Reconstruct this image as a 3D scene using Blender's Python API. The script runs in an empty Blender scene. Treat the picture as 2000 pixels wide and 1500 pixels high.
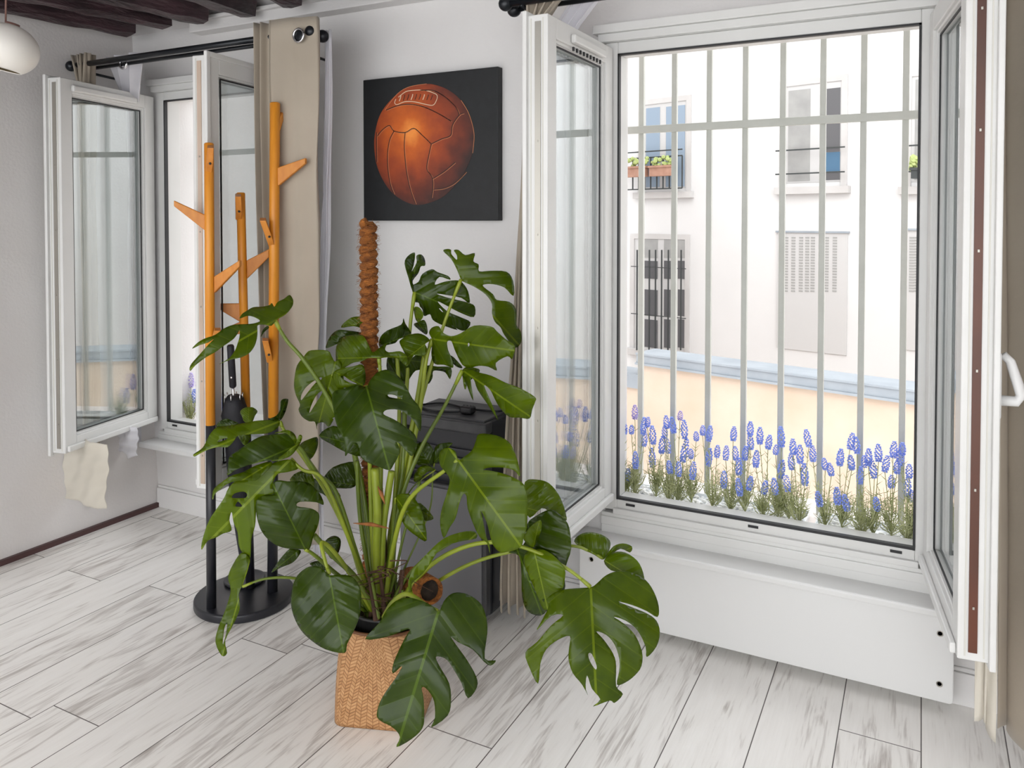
import bpy, bmesh, math, random
from mathutils import Vector, Matrix
from mathutils.geometry import delaunay_2d_cdt
random.seed(7)
SC = bpy.context.scene
COL = SC.collection
# ---------------- camera ----------------
FPX = 1536.0; CXP = 1000.0; CYP = 467.7
YAW = math.radians(27.5); PIT = math.radians(1.41)
CAM = Vector((3.315, -2.643, 1.4))
cd = bpy.data.cameras.new('camera'); cam = bpy.data.objects.new('camera', cd); COL.objects.link(cam)
cam.location = CAM; cam.rotation_euler = (math.pi/2-PIT, 0, YAW)
cd.sensor_width = 36; cd.lens = FPX/2000*36
cd.shift_y = -(750-CYP)/2000; cd.clip_start = 0.05; cd.clip_end = 200
SC.camera = cam
# ---------------- daylight, exposure ----------------
w = bpy.data.worlds.new('overcast_sky'); SC.world = w; w.use_nodes = True
bg = w.node_tree.nodes['Background']; bg.inputs[0].default_value = (0.97, 0.985, 1, 1); bg.inputs[1].default_value = 1.6
sd = bpy.data.lights.new('facade_fill_sun', 'SUN'); sd.energy = 0.25; sd.angle = math.radians(25); sd.color = (1, .97, .92)  # added sun lamp to brighten the facade; the sky itself is overcast
facade_fill_sun = bpy.data.objects.new('facade_fill_sun', sd); COL.objects.link(facade_fill_sun); facade_fill_sun.rotation_euler = (math.radians(48), 0, math.radians(-8))
SC.view_settings.view_transform = 'Standard'; SC.view_settings.look = 'None'
SC.view_settings.gamma = 1; SC.view_settings.use_curve_mapping = False
SC.view_settings.exposure = 1.12
SC.cycles.max_bounces = 10; SC.cycles.transparent_max_bounces = 16; SC.cycles.diffuse_bounces = 5
SC.cycles.caustics_reflective = False; SC.cycles.caustics_refractive = False
SC.cycles.use_denoising = True

# ---------------- survey helpers: a measured direction meets a known plane of the room ----------------
FW = Vector((-math.sin(YAW)*math.cos(PIT), math.cos(YAW)*math.cos(PIT), -math.sin(PIT)))
RT = Vector((math.cos(YAW), math.sin(YAW), 0)); UP = RT.cross(FW)
def ray(x, y): return FW + RT*((x-CXP)/FPX) - UP*((y-CYP)/FPX)
def P(x, y, X=None, Y=None, Z=None, d=None):
    r = ray(x, y)
    if d is not None: t = d
    elif Y is not None: t = (Y-CAM.y)/r.y
    elif X is not None: t = (X-CAM.x)/r.x
    else: t = (Z-CAM.z)/r.z
    return CAM + r*t
# ---------------- materials ----------------
def mat(name, col=(.8,.8,.8), rough=.5, metal=0, spec=.5, **k):
    m = bpy.data.materials.new(name); m.use_nodes = True
    b = m.node_tree.nodes['Principled BSDF']
    b.inputs['Base Color'].default_value = (*col, 1); b.inputs['Roughness'].default_value = rough
    b.inputs['Metallic'].default_value = metal; b.inputs['Specular IOR Level'].default_value = spec
    if 'coat' in k: b.inputs['Coat Weight'].default_value = k['coat']; b.inputs['Coat Roughness'].default_value = .2
    if 'sheen' in k: b.inputs['Sheen Weight'].default_value = k['sheen']
    return m
def N(m, t, **k):
    n = m.node_tree.nodes.new(t)
    for a, b in k.items():
        if a.startswith('i_'): n.inputs[a[2:].replace('_', ' ')].default_value = b
        else: setattr(n, a, b)
    return n
def L(m, a, ao, b, bi): m.node_tree.links.new(a.outputs[ao], b.inputs[bi])
def ramp(m, stops):
    r = N(m, 'ShaderNodeValToRGB'); e = r.color_ramp.elements
    while len(e) < len(stops): e.new(.5)
    for i, (p, c) in enumerate(stops): e[i].position = p; e[i].color = (*c, 1)
    return r
def noisy(name, c1, c2, scale=8, rough=.6, bump=.1, bscale=60, stretch=(1,1,1), metal=0, spec=.5, detail=4, dist=.01):
    m = mat(name, c1, rough, metal, spec); b = m.node_tree.nodes['Principled BSDF']
    tc = N(m, 'ShaderNodeTexCoord'); mp = N(m, 'ShaderNodeMapping'); mp.inputs['Scale'].default_value = stretch
    L(m, tc, 'Object', mp, 'Vector')
    n = N(m, 'ShaderNodeTexNoise'); n.inputs['Scale'].default_value = scale; n.inputs['Detail'].default_value = detail
    L(m, mp, 0, n, 'Vector'); r = ramp(m, [(.3, c1), (.7, c2)]); L(m, n, 'Fac', r, 'Fac'); L(m, r, 'Color', b, 'Base Color')
    if bump:
        n2 = N(m, 'ShaderNodeTexNoise'); n2.inputs['Scale'].default_value = bscale; n2.inputs['Detail'].default_value = 3
        L(m, mp, 0, n2, 'Vector'); bu = N(m, 'ShaderNodeBump'); bu.inputs['Strength'].default_value = bump; bu.inputs['Distance'].default_value = dist
        L(m, n2, 'Fac', bu, 'Height'); L(m, bu, 0, b, 'Normal')
    return m
M_wall = noisy('painted_plaster', (.70,.685,.68), (.74,.73,.725), 3, .7, .12, 90)
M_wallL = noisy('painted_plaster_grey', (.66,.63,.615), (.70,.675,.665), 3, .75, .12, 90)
M_ceil = noisy('ceiling_plaster', (.62,.60,.60), (.68,.66,.66), 5, .8, .2, 40)
M_white = mat('white_enamel', (.70,.70,.695), .35)
M_pvc = noisy('white_window_profile', (.67,.67,.655), (.71,.71,.70), 5, .33, 0)
M_pvcg = mat('grey_window_rebate', (.62,.61,.56), .45)
M_black = mat('black_rubber', (.012,.012,.014), .5)
M_blackm = noisy('black_lacquer', (.012,.013,.017), (.02,.02,.026), 12, .33, 0)
M_rod = mat('black_metal', (.012,.014,.018), .3, .3)
M_chrome = mat('chrome', (.7,.7,.72), .18, 1)
M_steel = mat('dull_steel', (.42,.40,.36), .4, .9)
M_red = noisy('red_brown_lock_strip', (.035,.012,.008), (.13,.035,.012), 3, .35, 0, stretch=(1,1,.6))
M_strip = noisy('beige_lock_strip', (.45,.36,.28), (.55,.42,.34), 5, .4, 0)
M_bamboo = noisy('orange_bamboo', (.60,.21,.014), (.74,.30,.026), 6, .38, .05, 40, stretch=(8,8,.6))
M_bamboo2 = noisy('bamboo_peg', (.52,.175,.02), (.64,.25,.035), 8, .42, .05, 40, stretch=(6,6,2))
M_beam = noisy('old_dark_beam', (.012,.006,.008), (.065,.033,.040), 7, .42, .9, 22, stretch=(2,.5,2), dist=.02)
M_coir = noisy('coir_rope', (.13,.036,.005), (.46,.155,.024), 45, .9, 1, 160, stretch=(1,1,2.5))
M_coird = noisy('coir_fibre', (.18,.06,.012), (.38,.15,.04), 60, .9, 0)
M_soil = noisy('dark_soil', (.012,.008,.006), (.04,.028,.018), 40, .95, 1, 60)
M_pot = mat('black_plastic', (.012,.012,.012), .45)
M_lamp = noisy('opal_lamp_glass', (.82,.79,.73), (.86,.83,.78), 4, .35, 0)
M_lampin = mat('lamp_inside_shaded', (.33,.26,.15), .6)
M_bar = noisy('grey_painted_bar', (.46,.47,.43), (.51,.52,.485), 10, .5, .1, 80)
M_stone = noisy('white_pebble', (.75,.75,.74), (.9,.9,.9), 10, .6, 0)
M_tray = mat('clear_white_tray', (.85,.88,.9), .2)
M_acg = noisy('graphite_plastic', (.045,.046,.05), (.06,.06,.065), 30, .42, 0)
M_acl = mat('grey_plastic_panel', (.14,.14,.15), .4)
M_acb = mat('shaded_plastic_side', (.008,.009,.014), .35)  # shaded side of the housing: its shade is put into the near-black colour
M_cable = mat('black_cable', (.01,.01,.012), .45)
M_umb = noisy('black_umbrella_cloth', (.006,.006,.009), (.012,.012,.016), 20, .7, .2, 60)
M_facade = noisy('pale_facade_render', (.535,.53,.525), (.575,.572,.568), .6, .9, .1, 20)
M_surr = noisy('stone_window_surround', (.40,.385,.375), (.46,.45,.44), 2, .9, 0)
M_peach = noisy('peach_render_wall', (.47,.37,.285), (.54,.45,.37), 1.6, .9, .25, 12, detail=8)
M_zinc = noisy('zinc_coping', (.22,.25,.28), (.29,.32,.35), 3, .5, 0)
M_pink = noisy('pinkish_render', (.50,.455,.44), (.55,.515,.50), 1.2, .9, .2, 14)
M_ext = noisy('beige_reveal', (.78,.70,.66), (.84,.78,.74), 4, .85, .1, 40)
M_paneblue = mat('pane_painted_sky', (.22,.28,.35), .25)  # sky reflection painted as a flat blue base colour
M_panegr = mat('pane_dark', (.09,.09,.095), .25)
M_panecur = noisy('net_curtain_pane', (.23,.23,.225), (.29,.29,.28), 4, .4, 0)
M_paned = mat('pane_deep_blue', (.05,.12,.20), .3)
M_iron = mat('wrought_iron', (.03,.035,.035), .5)
M_shut = mat('white_shutter', (.44,.435,.43), .6)
M_shuth = mat('shutter_slot', (.27,.27,.26), .7)
M_terra = noisy('terracotta', (.30,.16,.11), (.38,.22,.16), 10, .8, 0)
M_leafy = noisy('light_green_foliage', (.26,.34,.10), (.38,.42,.18), 20, .7, 0)
M_fgreen = noisy('lavender_green', (.26,.29,.10), (.58,.60,.34), 30, .65, 0)
M_lav = noisy('lavender_blue', (.20,.30,.80), (.38,.48,.95), 40, .65, 0)
M_lav2 = noisy('lavender_violet', (.45,.38,.74), (.62,.54,.82), 40, .65, 0)
M_stem = noisy('petiole_green', (.07,.11,.006), (.13,.18,.010), 9, .4, 0)
M_stemy = noisy('petiole_yellow_green', (.17,.22,.010), (.25,.30,.018), 9, .4, 0)
M_root = noisy('aerial_root', (.04,.018,.010), (.11,.05,.025), 20, .8, 0)
M_dark = mat('skirting_brown', (.075,.035,.035), .5)
M_cord = mat('lamp_cord', (.2,.1,.08), .6)
def fabric(name, c1, c2, trans=.15, alpha=1, wscale=260):
    m = noisy(name, c1, c2, 4, .85, .15, 25, dist=.01); nt = m.node_tree
    b = nt.nodes['Principled BSDF']; out = nt.nodes['Material Output']; b.inputs['Sheen Weight'].default_value = .2
    tr = N(m, 'ShaderNodeBsdfTranslucent'); tr.inputs[0].default_value = (*c2, 1)
    mx = N(m, 'ShaderNodeMixShader'); mx.inputs[0].default_value = trans
    L(m, b, 0, mx, 1); L(m, tr, 0, mx, 2); last = mx
    if alpha < 1:
        tp = N(m, 'ShaderNodeBsdfTransparent'); m2 = N(m, 'ShaderNodeMixShader'); m2.inputs[0].default_value = alpha
        L(m, tp, 0, m2, 1); L(m, mx, 0, m2, 2); last = m2
    L(m, last, 0, out, 0); return m
M_cur = fabric('beige_linen', (.43,.37,.295), (.51,.445,.36), .18)
M_curl = fabric('cream_lining', (.70,.66,.58), (.78,.74,.66), .3)
M_sheer = fabric('white_sheer', (.82,.81,.86), (.9,.9,.93), .45, .72)
def glassm(name, tint=(.965,.985,.985), base=.06, frost=0):
    m = bpy.data.materials.new(name); m.use_nodes = True; nt = m.node_tree; nt.nodes.clear()
    out = N(m, 'ShaderNodeOutputMaterial'); tp = N(m, 'ShaderNodeBsdfTransparent'); tp.inputs[0].default_value = (*tint, 1)
    gl = N(m, 'ShaderNodeBsdfGlossy'); gl.inputs['Roughness'].default_value = .0; gl.inputs[0].default_value = (1, 1, 1, 1)
    fr0 = N(m, 'ShaderNodeFresnel'); gq = N(m, 'ShaderNodeNewGeometry'); io = N(m, 'ShaderNodeMapRange'); L(m, gq, 'Backfacing', io, 0); io.inputs[3].default_value = 1.5; io.inputs[4].default_value = 1/1.5; L(m, io, 0, fr0, 0); fr = N(m, 'ShaderNodeMath', operation='ADD', use_clamp=True); L(m, fr0, 0, fr, 0); fr.inputs[1].default_value = .07
    mx = N(m, 'ShaderNodeMixShader')
    base_sh = tp
    if frost:
        df = N(m, 'ShaderNodeBsdfTranslucent'); df.inputs[0].default_value = (.9, .93, .96, 1)
        d2 = N(m, 'ShaderNodeBsdfDiffuse'); d2.inputs[0].default_value = (.8, .83, .86, 1)
        mm = N(m, 'ShaderNodeMixShader'); mm.inputs[0].default_value = .45; L(m, df, 0, mm, 1); L(m, d2, 0, mm, 2)
        m3 = N(m, 'ShaderNodeMixShader'); m3.inputs[0].default_value = frost; L(m, tp, 0, m3, 1); L(m, mm, 0, m3, 2); base_sh = m3
    L(m, fr, 0, mx, 0); L(m, base_sh, 0, mx, 1); L(m, gl, 0, mx, 2); L(m, mx, 0, out, 0); return m
M_glass = glassm('window_glass'); M_frost = glassm('frosted_glass', frost=.18)
# floor planks: white-grey oak laminate
def floor_mat():
    m = mat('white_oak_laminate', (.7,.7,.7), .38); b = m.node_tree.nodes['Principled BSDF']
    g = N(m, 'ShaderNodeNewGeometry'); sx = N(m, 'ShaderNodeSeparateXYZ'); L(m, g, 'Position', sx, 0)
    def mth(op, a, bb=None, c=None):
        n = N(m, 'ShaderNodeMath', operation=op)
        for i, v in enumerate((a, bb, c)):
            if v is None: continue
            if isinstance(v, (int, float)): n.inputs[i].default_value = v
            else: m.node_tree.links.new(v, n.inputs[i])
        return n.outputs[0]
    xr = mth('DIVIDE', mth('SUBTRACT', sx.outputs[0], 3.33-.2018*40), .2018)
    row = mth('FLOOR', xr); fx = mth('SUBTRACT', xr, row)
    off = mth('MULTIPLY', mth('FRACT', mth('MULTIPLY', mth('SINE', mth('MULTIPLY', row, 12.9898)), 43758.5)), 1.285)
    for jp in ((170, 1126), (335, 1158), (526, 1265), (34, 1390), (914, 1446)):
        q = P(*jp, Z=0); rw = math.floor((q.x-(3.33-.2018*40))/.2018); val = 1.285*math.ceil((q.y+20)/1.285)-(q.y+20)
        eq = mth('COMPARE', row, float(rw), .1); off = mth('ADD', mth('MULTIPLY', off, mth('SUBTRACT', 1.0, eq)), mth('MULTIPLY', eq, val))
    yr = mth('DIVIDE', mth('ADD', sx.outputs[1], mth('ADD', off, 20)), 1.285)
    cel = mth('FLOOR', yr); fy = mth('SUBTRACT', yr, cel)
    ex = mth('MINIMUM', fx, mth('SUBTRACT', 1, fx)); ey = mth('MINIMUM', fy, mth('SUBTRACT', 1, fy))
    gx = mth('LESS_THAN', ex, .0075); gy = mth('LESS_THAN', ey, .0012); gap = mth('MAXIMUM', gx, gy)
    rnd = mth('FRACT', mth('MULTIPLY', mth('SINE', mth('ADD', mth('MULTIPLY', row, 7.13), mth('MULTIPLY', cel, 3.71))), 9341.7))
    cb = N(m, 'ShaderNodeCombineXYZ'); m.node_tree.links.new(mth('MULTIPLY', sx.outputs[0], 9), cb.inputs[0])
    m.node_tree.links.new(mth('MULTIPLY', sx.outputs[1], 1.2), cb.inputs[1]); m.node_tree.links.new(mth('MULTIPLY', rnd, 37), cb.inputs[2])
    n1 = N(m, 'ShaderNodeTexNoise'); n1.inputs['Scale'].default_value = 2.2; n1.inputs['Detail'].default_value = 8; n1.inputs['Distortion'].default_value = 1.6; L(m, cb, 0, n1, 'Vector')
    cb2 = N(m, 'ShaderNodeCombineXYZ'); m.node_tree.links.new(mth('MULTIPLY', sx.outputs[0], 60), cb2.inputs[0])
    m.node_tree.links.new(mth('MULTIPLY', sx.outputs[1], 3), cb2.inputs[1]); m.node_tree.links.new(mth('MULTIPLY', rnd, 11), cb2.inputs[2])
    n2 = N(m, 'ShaderNodeTexNoise'); n2.inputs['Scale'].default_value = 3; n2.inputs['Detail'].default_value = 5; L(m, cb2, 0, n2, 'Vector')
    v = mth('ADD', mth('MULTIPLY', n1.outputs['Fac'], .65), mth('MULTIPLY', n2.outputs['Fac'], .35))
    v = mth('ADD', v, mth('MULTIPLY', mth('SUBTRACT', rnd, .5), .10))
    r = ramp(m, [(.27, (.38,.34,.31)), (.40, (.64,.61,.58)), (.49, (.85,.83,.80)), (.8, (.92,.905,.88))]); m.node_tree.links.new(v, r.inputs[0])
    mx = N(m, 'ShaderNodeMix', data_type='RGBA'); m.node_tree.links.new(gap, mx.inputs['Factor']); m.node_tree.links.new(r.outputs[0], mx.inputs[6]); mx.inputs[7].default_value = (.10,.085,.08,1)
    m.node_tree.links.new(mx.outputs[2], b.inputs['Base Color'])
    bu = N(m, 'ShaderNodeBump'); bu.inputs['Strength'].default_value = .25; bu.inputs['Distance'].default_value = .002
    m.node_tree.links.new(mth('SUBTRACT', n2.outputs['Fac'], mth('MULTIPLY', gap, 2)), bu.inputs['Height']); L(m, bu, 0, b, 'Normal')
    return m
M_floor = floor_mat()
def basket_mat():
    m = mat('woven_seagrass', (.5,.3,.15), .6); b = m.node_tree.nodes['Principled BSDF']
    uv = N(m, 'ShaderNodeTexCoord'); sx = N(m, 'ShaderNodeSeparateXYZ'); L(m, uv, 'UV', sx, 0)
    def mth(op, a, bb=None):
        n = N(m, 'ShaderNodeMath', operation=op)
        for i, v in enumerate((a, bb)):
            if v is None: continue
            if isinstance(v, (int, float)): n.inputs[i].default_value = v
            else: m.node_tree.links.new(v, n.inputs[i])
        return n.outputs[0]
    uu = mth('MULTIPLY', sx.outputs[0], 58); vv = mth('MULTIPLY', sx.outputs[1], 44)
    z = mth('PINGPONG', uu, 1); band = mth('ADD', vv, mth('MULTIPLY', z, 1.0))
    fr = mth('FRACT', band); e = mth('MINIMUM', fr, mth('SUBTRACT', 1, fr))
    fu = mth('FRACT', uu); eu = mth('MINIMUM', fu, mth('SUBTRACT', 1, fu))
    edge = mth('MINIMUM', mth('MULTIPLY', e, 2.2), mth('MULTIPLY', eu, 5)); edge = mth('MINIMUM', edge, .45)
    cell = mth('ADD', mth('MULTIPLY', mth('FLOOR', band), 17.7), mth('MULTIPLY', mth('FLOOR', uu), 5.31))
    rnd = mth('FRACT', mth('MULTIPLY', mth('SINE', cell), 4375.5))
    v = mth('ADD', mth('MULTIPLY', edge, 1.3), mth('MULTIPLY', rnd, .4))
    r = ramp(m, [(.05, (.13,.05,.015)), (.3, (.30,.135,.045)), (.6, (.42,.21,.085)), (1, (.52,.29,.13))]); m.node_tree.links.new(v, r.inputs[0])
    L(m, r, 0, b, 'Base Color'); bu = N(m, 'ShaderNodeBump'); bu.inputs['Strength'].default_value = .6; bu.inputs['Distance'].default_value = .004
    m.node_tree.links.new(edge, bu.inputs['Height']); L(m, bu, 0, b, 'Normal'); return m
M_basket = basket_mat()
def leaf_mat(name, ca, cb_, vein, tr=.22, light=0):
    m = mat(name, ca, .2, spec=.32); nt = m.node_tree; b = nt.nodes['Principled BSDF']; out = nt.nodes['Material Output']
    def mth(op, a, bb=None):
        n = N(m, 'ShaderNodeMath', operation=op)
        for i, v in enumerate((a, bb)):
            if v is None: continue
            if isinstance(v, (int, float)): n.inputs[i].default_value = v
            else: nt.links.new(v, n.inputs[i])
        return n.outputs[0]
    uv = N(m, 'ShaderNodeTexCoord'); sx = N(m, 'ShaderNodeSeparateXYZ'); L(m, uv, 'UV', sx, 0)
    au = mth('ABSOLUTE', sx.outputs[0]); lat = mth('FRACT', mth('MULTIPLY', mth('SUBTRACT', sx.outputs[1], mth('MULTIPLY', au, .75)), 6.5))
    le = mth('MINIMUM', lat, mth('SUBTRACT', 1, lat)); lv = mth('LESS_THAN', le, .035)
    lv = mth('MULTIPLY', lv, .22)
    mid = mth('LESS_THAN', au, .010)
    vv = mth('MAXIMUM', mid, lv)
    tc = N(m, 'ShaderNodeTexCoord'); n = N(m, 'ShaderNodeTexNoise'); n.inputs['Scale'].default_value = 9; n.inputs['Detail'].default_value = 4; L(m, tc, 'Object', n, 'Vector')
    r = ramp(m, [(.3, ca), (.7, cb_)]); L(m, n, 'Fac', r, 'Fac')
    mx = N(m, 'ShaderNodeMix', data_type='RGBA'); nt.links.new(vv, mx.inputs['Factor']); L(m, r, 0, mx, 6); mx.inputs[7].default_value = (*vein, 1)
    nt.links.new(mx.outputs[2], b.inputs['Base Color'])
    bu = N(m, 'ShaderNodeBump'); bu.inputs['Strength'].default_value = .5; bu.inputs['Distance'].default_value = .006
    nt.links.new(mth('MINIMUM', le, .25), bu.inputs['Height']); L(m, bu, 0, b, 'Normal')
    t = N(m, 'ShaderNodeBsdfTranslucent'); hs = N(m, 'ShaderNodeMix', data_type='RGBA', blend_type='MULTIPLY'); hs.inputs['Factor'].default_value = 1
    nt.links.new(mx.outputs[2], hs.inputs[6]); hs.inputs[7].default_value = (2.6, 2.3, .6, 1); nt.links.new(hs.outputs[2], t.inputs[0])
    ms = N(m, 'ShaderNodeMixShader'); ms.inputs[0].default_value = tr; L(m, b, 0, ms, 1); L(m, t, 0, ms, 2); L(m, ms, 0, out, 0); return m
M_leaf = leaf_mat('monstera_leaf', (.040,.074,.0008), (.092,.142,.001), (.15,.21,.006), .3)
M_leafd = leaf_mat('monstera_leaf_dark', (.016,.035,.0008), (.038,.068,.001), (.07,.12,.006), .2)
M_leafb = leaf_mat('monstera_leaf_pale', (.075,.125,.002), (.115,.175,.003), (.20,.27,.02), .32)  # paler, yellower and slightly more translucent copy of the leaf material

# ---------------- mesh helpers ----------------
def obj(name, bm, m, parent=None, smooth=False, bevel=0, seg=2):
    me = bpy.data.meshes.new(name)
    bmesh.ops.recalc_face_normals(bm, faces=bm.faces[:])
    bm.to_mesh(me); bm.free(); me.materials.append(m)
    o = bpy.data.objects.new(name, me); COL.objects.link(o)
    if smooth: me.polygons.foreach_set('use_smooth', [True]*len(me.polygons))
    if bevel:
        b = o.modifiers.new('bevel', 'BEVEL'); b.width = bevel; b.segments = seg; b.limit_method = 'ANGLE'
    if parent:
        o.parent = parent; o.matrix_parent_inverse = parent_world(parent).inverted()
    return o
def parent_world(p):
    m = Matrix.LocRotScale(p.location, p.rotation_euler, p.scale)
    if p.parent: m = parent_world(p.parent) @ p.matrix_parent_inverse @ m
    return m
def thing(name, label, cat, loc=(0,0,0), group=None):
    o = bpy.data.objects.new(name, None); COL.objects.link(o); o.location = loc; o.empty_display_size = .05
    return tag(o, label, cat, group)
def tag(o, label, cat, group=None, kind=None):
    o['label'] = label; o['category'] = cat
    if group: o['group'] = group
    if kind: o['kind'] = kind
    return o
def struct(o, label=None):
    o['kind'] = 'structure'
    if label: o['label'] = label
    return o
def NB(): return bmesh.new()
def box(bm, x0, x1, y0, y1, z0, z1, M=None):
    vs = [bm.verts.new((M @ Vector(v)) if M else v) for v in
          ((x0,y0,z0),(x1,y0,z0),(x1,y1,z0),(x0,y1,z0),(x0,y0,z1),(x1,y0,z1),(x1,y1,z1),(x0,y1,z1))]
    for f in ((0,3,2,1),(4,5,6,7),(0,1,5,4),(1,2,6,5),(2,3,7,6),(3,0,4,7)): bm.faces.new([vs[i] for i in f])
    return bm
def Bx(*a, M=None): return box(NB(), *a, M=M)
def catmull(pts, n=4, closed=False):
    out = []; k = len(pts); rng = range(k if closed else k-1)
    for i in rng:
        p0 = pts[(i-1) % k] if closed or i > 0 else pts[0]; p1 = pts[i]; p2 = pts[(i+1) % k]
        p3 = pts[(i+2) % k] if closed or i+2 < k else pts[-1]
        for j in range(n):
            t = j/n; t2 = t*t; t3 = t2*t
            out.append(tuple(.5*((2*b)+(-a+c)*t+(2*a-5*b+4*c-d)*t2+(-a+3*b-3*c+d)*t3) for a, b, c, d in zip(p0, p1, p2, p3)))
    if not closed: out.append(tuple(pts[-1]))
    return out
def tube(bm, pts, r, seg=8, caps=True, r2=None):
    pts = [Vector(p) for p in pts]; rings = []; n = len(pts); ref = None
    for i, p in enumerate(pts):
        d = (pts[min(i+1, n-1)]-pts[max(i-1, 0)])
        if d.length < 1e-9: d = Vector((0,0,1))
        d.normalize()
        if ref is None: ref = d.orthogonal().normalized()
        ref = (ref - d*ref.dot(d)); ref = ref.normalized() if ref.length > 1e-6 else d.orthogonal().normalized()
        b = d.cross(ref); rr = (r[i] if isinstance(r, (list, tuple)) else (r if r2 is None else r+(r2-r)*i/(n-1)))
        rings.append([bm.verts.new(p+(ref*math.cos(a)+b*math.sin(a))*rr) for a in [2*math.pi*k/seg for k in range(seg)]])
    for a, b in zip(rings, rings[1:]):
        for k in range(seg): bm.faces.new((a[k], a[(k+1) % seg], b[(k+1) % seg], b[k]))
    if caps and seg > 2: bm.faces.new(rings[0][::-1]); bm.faces.new(rings[-1])
    return bm
def lathe(bm, prof, c=(0,0,0), seg=32, M=None):
    rings = []
    for r, z in prof:
        ring = []
        for k in range(seg):
            a = 2*math.pi*k/seg; v = Vector((r*math.cos(a), r*math.sin(a), z))
            if M: v = M @ v
            ring.append(bm.verts.new(v+Vector(c)))
        rings.append(ring)
    for a, b in zip(rings, rings[1:]):
        for k in range(seg): bm.faces.new((a[k], a[(k+1) % seg], b[(k+1) % seg], b[k]))
    return bm
def sphere(bm, c, r, sub=2, sc=(1,1,1)):
    g = bmesh.ops.create_icosphere(bm, subdivisions=sub, radius=r)
    for v in g['verts']: v.co = Vector((v.co.x*sc[0], v.co.y*sc[1], v.co.z*sc[2]))+Vector(c)
    return bm
def torus(bm, c, R, r, axis='y', seg=24, s2=8):
    rings = []
    for i in range(seg):
        a = 2*math.pi*i/seg; ring = []
        for j in range(s2):
            b = 2*math.pi*j/s2; q = R+r*math.cos(b); u, v, h = q*math.cos(a), q*math.sin(a), r*math.sin(b)
            p = {'y': (u, h, v), 'x': (h, u, v), 'z': (u, v, h)}[axis]; ring.append(bm.verts.new(Vector(p)+Vector(c)))
        rings.append(ring)
    for i in range(seg):
        for j in range(s2): bm.faces.new((rings[i][j], rings[(i+1) % seg][j], rings[(i+1) % seg][(j+1) % s2], rings[i][(j+1) % s2]))
    return bm

# ---------------- room shell ----------------
W0 = -.05                      # inner face of the window wall
WL1 = (.045, .93); WL2 = (2.335, 3.36); ZO = (.39, 2.03)
struct(obj('floor', Bx(-.6, 6.2, -5.2, .05, -.12, 0), M_floor), 'pale grey white oak laminate floor laid towards the windows')
bm = NB()
box(bm, -.6, WL1[0], W0, .18, 0, 2.6); box(bm, WL1[1], WL2[0], W0, .18, 0, 2.6); box(bm, WL2[1], 6.2, W0, .18, 0, 2.6)
for a, b in (WL1, WL2): box(bm, a, b, W0, .18, 0, ZO[0]-.02); box(bm, a, b, W0, .18, ZO[1], 2.6)
struct(obj('wall_back', bm, M_wall), 'pale grey plaster wall holding the two windows')
# left wall, old and out of plumb
bm = NB()
vs = [bm.verts.new(v) for v in ((.015,-5.2,0),(.015,W0+.01,0),(-.165,W0+.01,2.6),(-.165,-5.2,2.6),(-.6,-5.2,0),(-.6,W0+.01,0),(-.6,W0+.01,2.6),(-.6,-5.2,2.6))]
for f in ((0,1,2,3),(4,7,6,5),(0,4,5,1),(3,2,6,7),(1,5,6,2),(0,3,7,4)): bm.faces.new([vs[i] for i in f])
struct(obj('wall_left', bm, M_wallL), 'grey plaster side wall at left')
struct(obj('wall_right', Bx(5.6, 5.75, -5.2, W0, 0, 2.6), M_wall))
struct(obj('ceiling', Bx(-.6, 6.2, -3.9, .18, 2.40, 2.6), M_ceil), 'plaster ceiling between old dark beams')
bm = NB()   # sloping plaster cove joining beam ends and window wall
for x in (-.17, 5.6): pass
a = [bm.verts.new((-.165,-.20,2.405)), bm.verts.new((-.165,W0+.01,2.405)), bm.verts.new((-.165,W0+.01,2.30)), bm.verts.new((-.165,-.20,2.37))]
b = [bm.verts.new((5.6,v.co.y,v.co.z)) for v in a]
bm.faces.new(a); bm.faces.new(b[::-1])
for i in range(4): bm.faces.new((a[i], b[i], b[(i+1) % 4], a[(i+1) % 4]))
struct(obj('trim_1', bm, M_ceil))
# stepped wooden cornice above the windows, starting right of the corner
p0 = P(369, 64, Y=-.12)
bm = Bx(p0.x, 5.6, -.12, W0, p0.z, p0.z+.055); box(bm, p0.x+.003, 5.6, -.145, -.12, p0.z+.042, p0.z+.058)
struct(obj('trim_2', bm, M_wall, bevel=.004))
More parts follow.
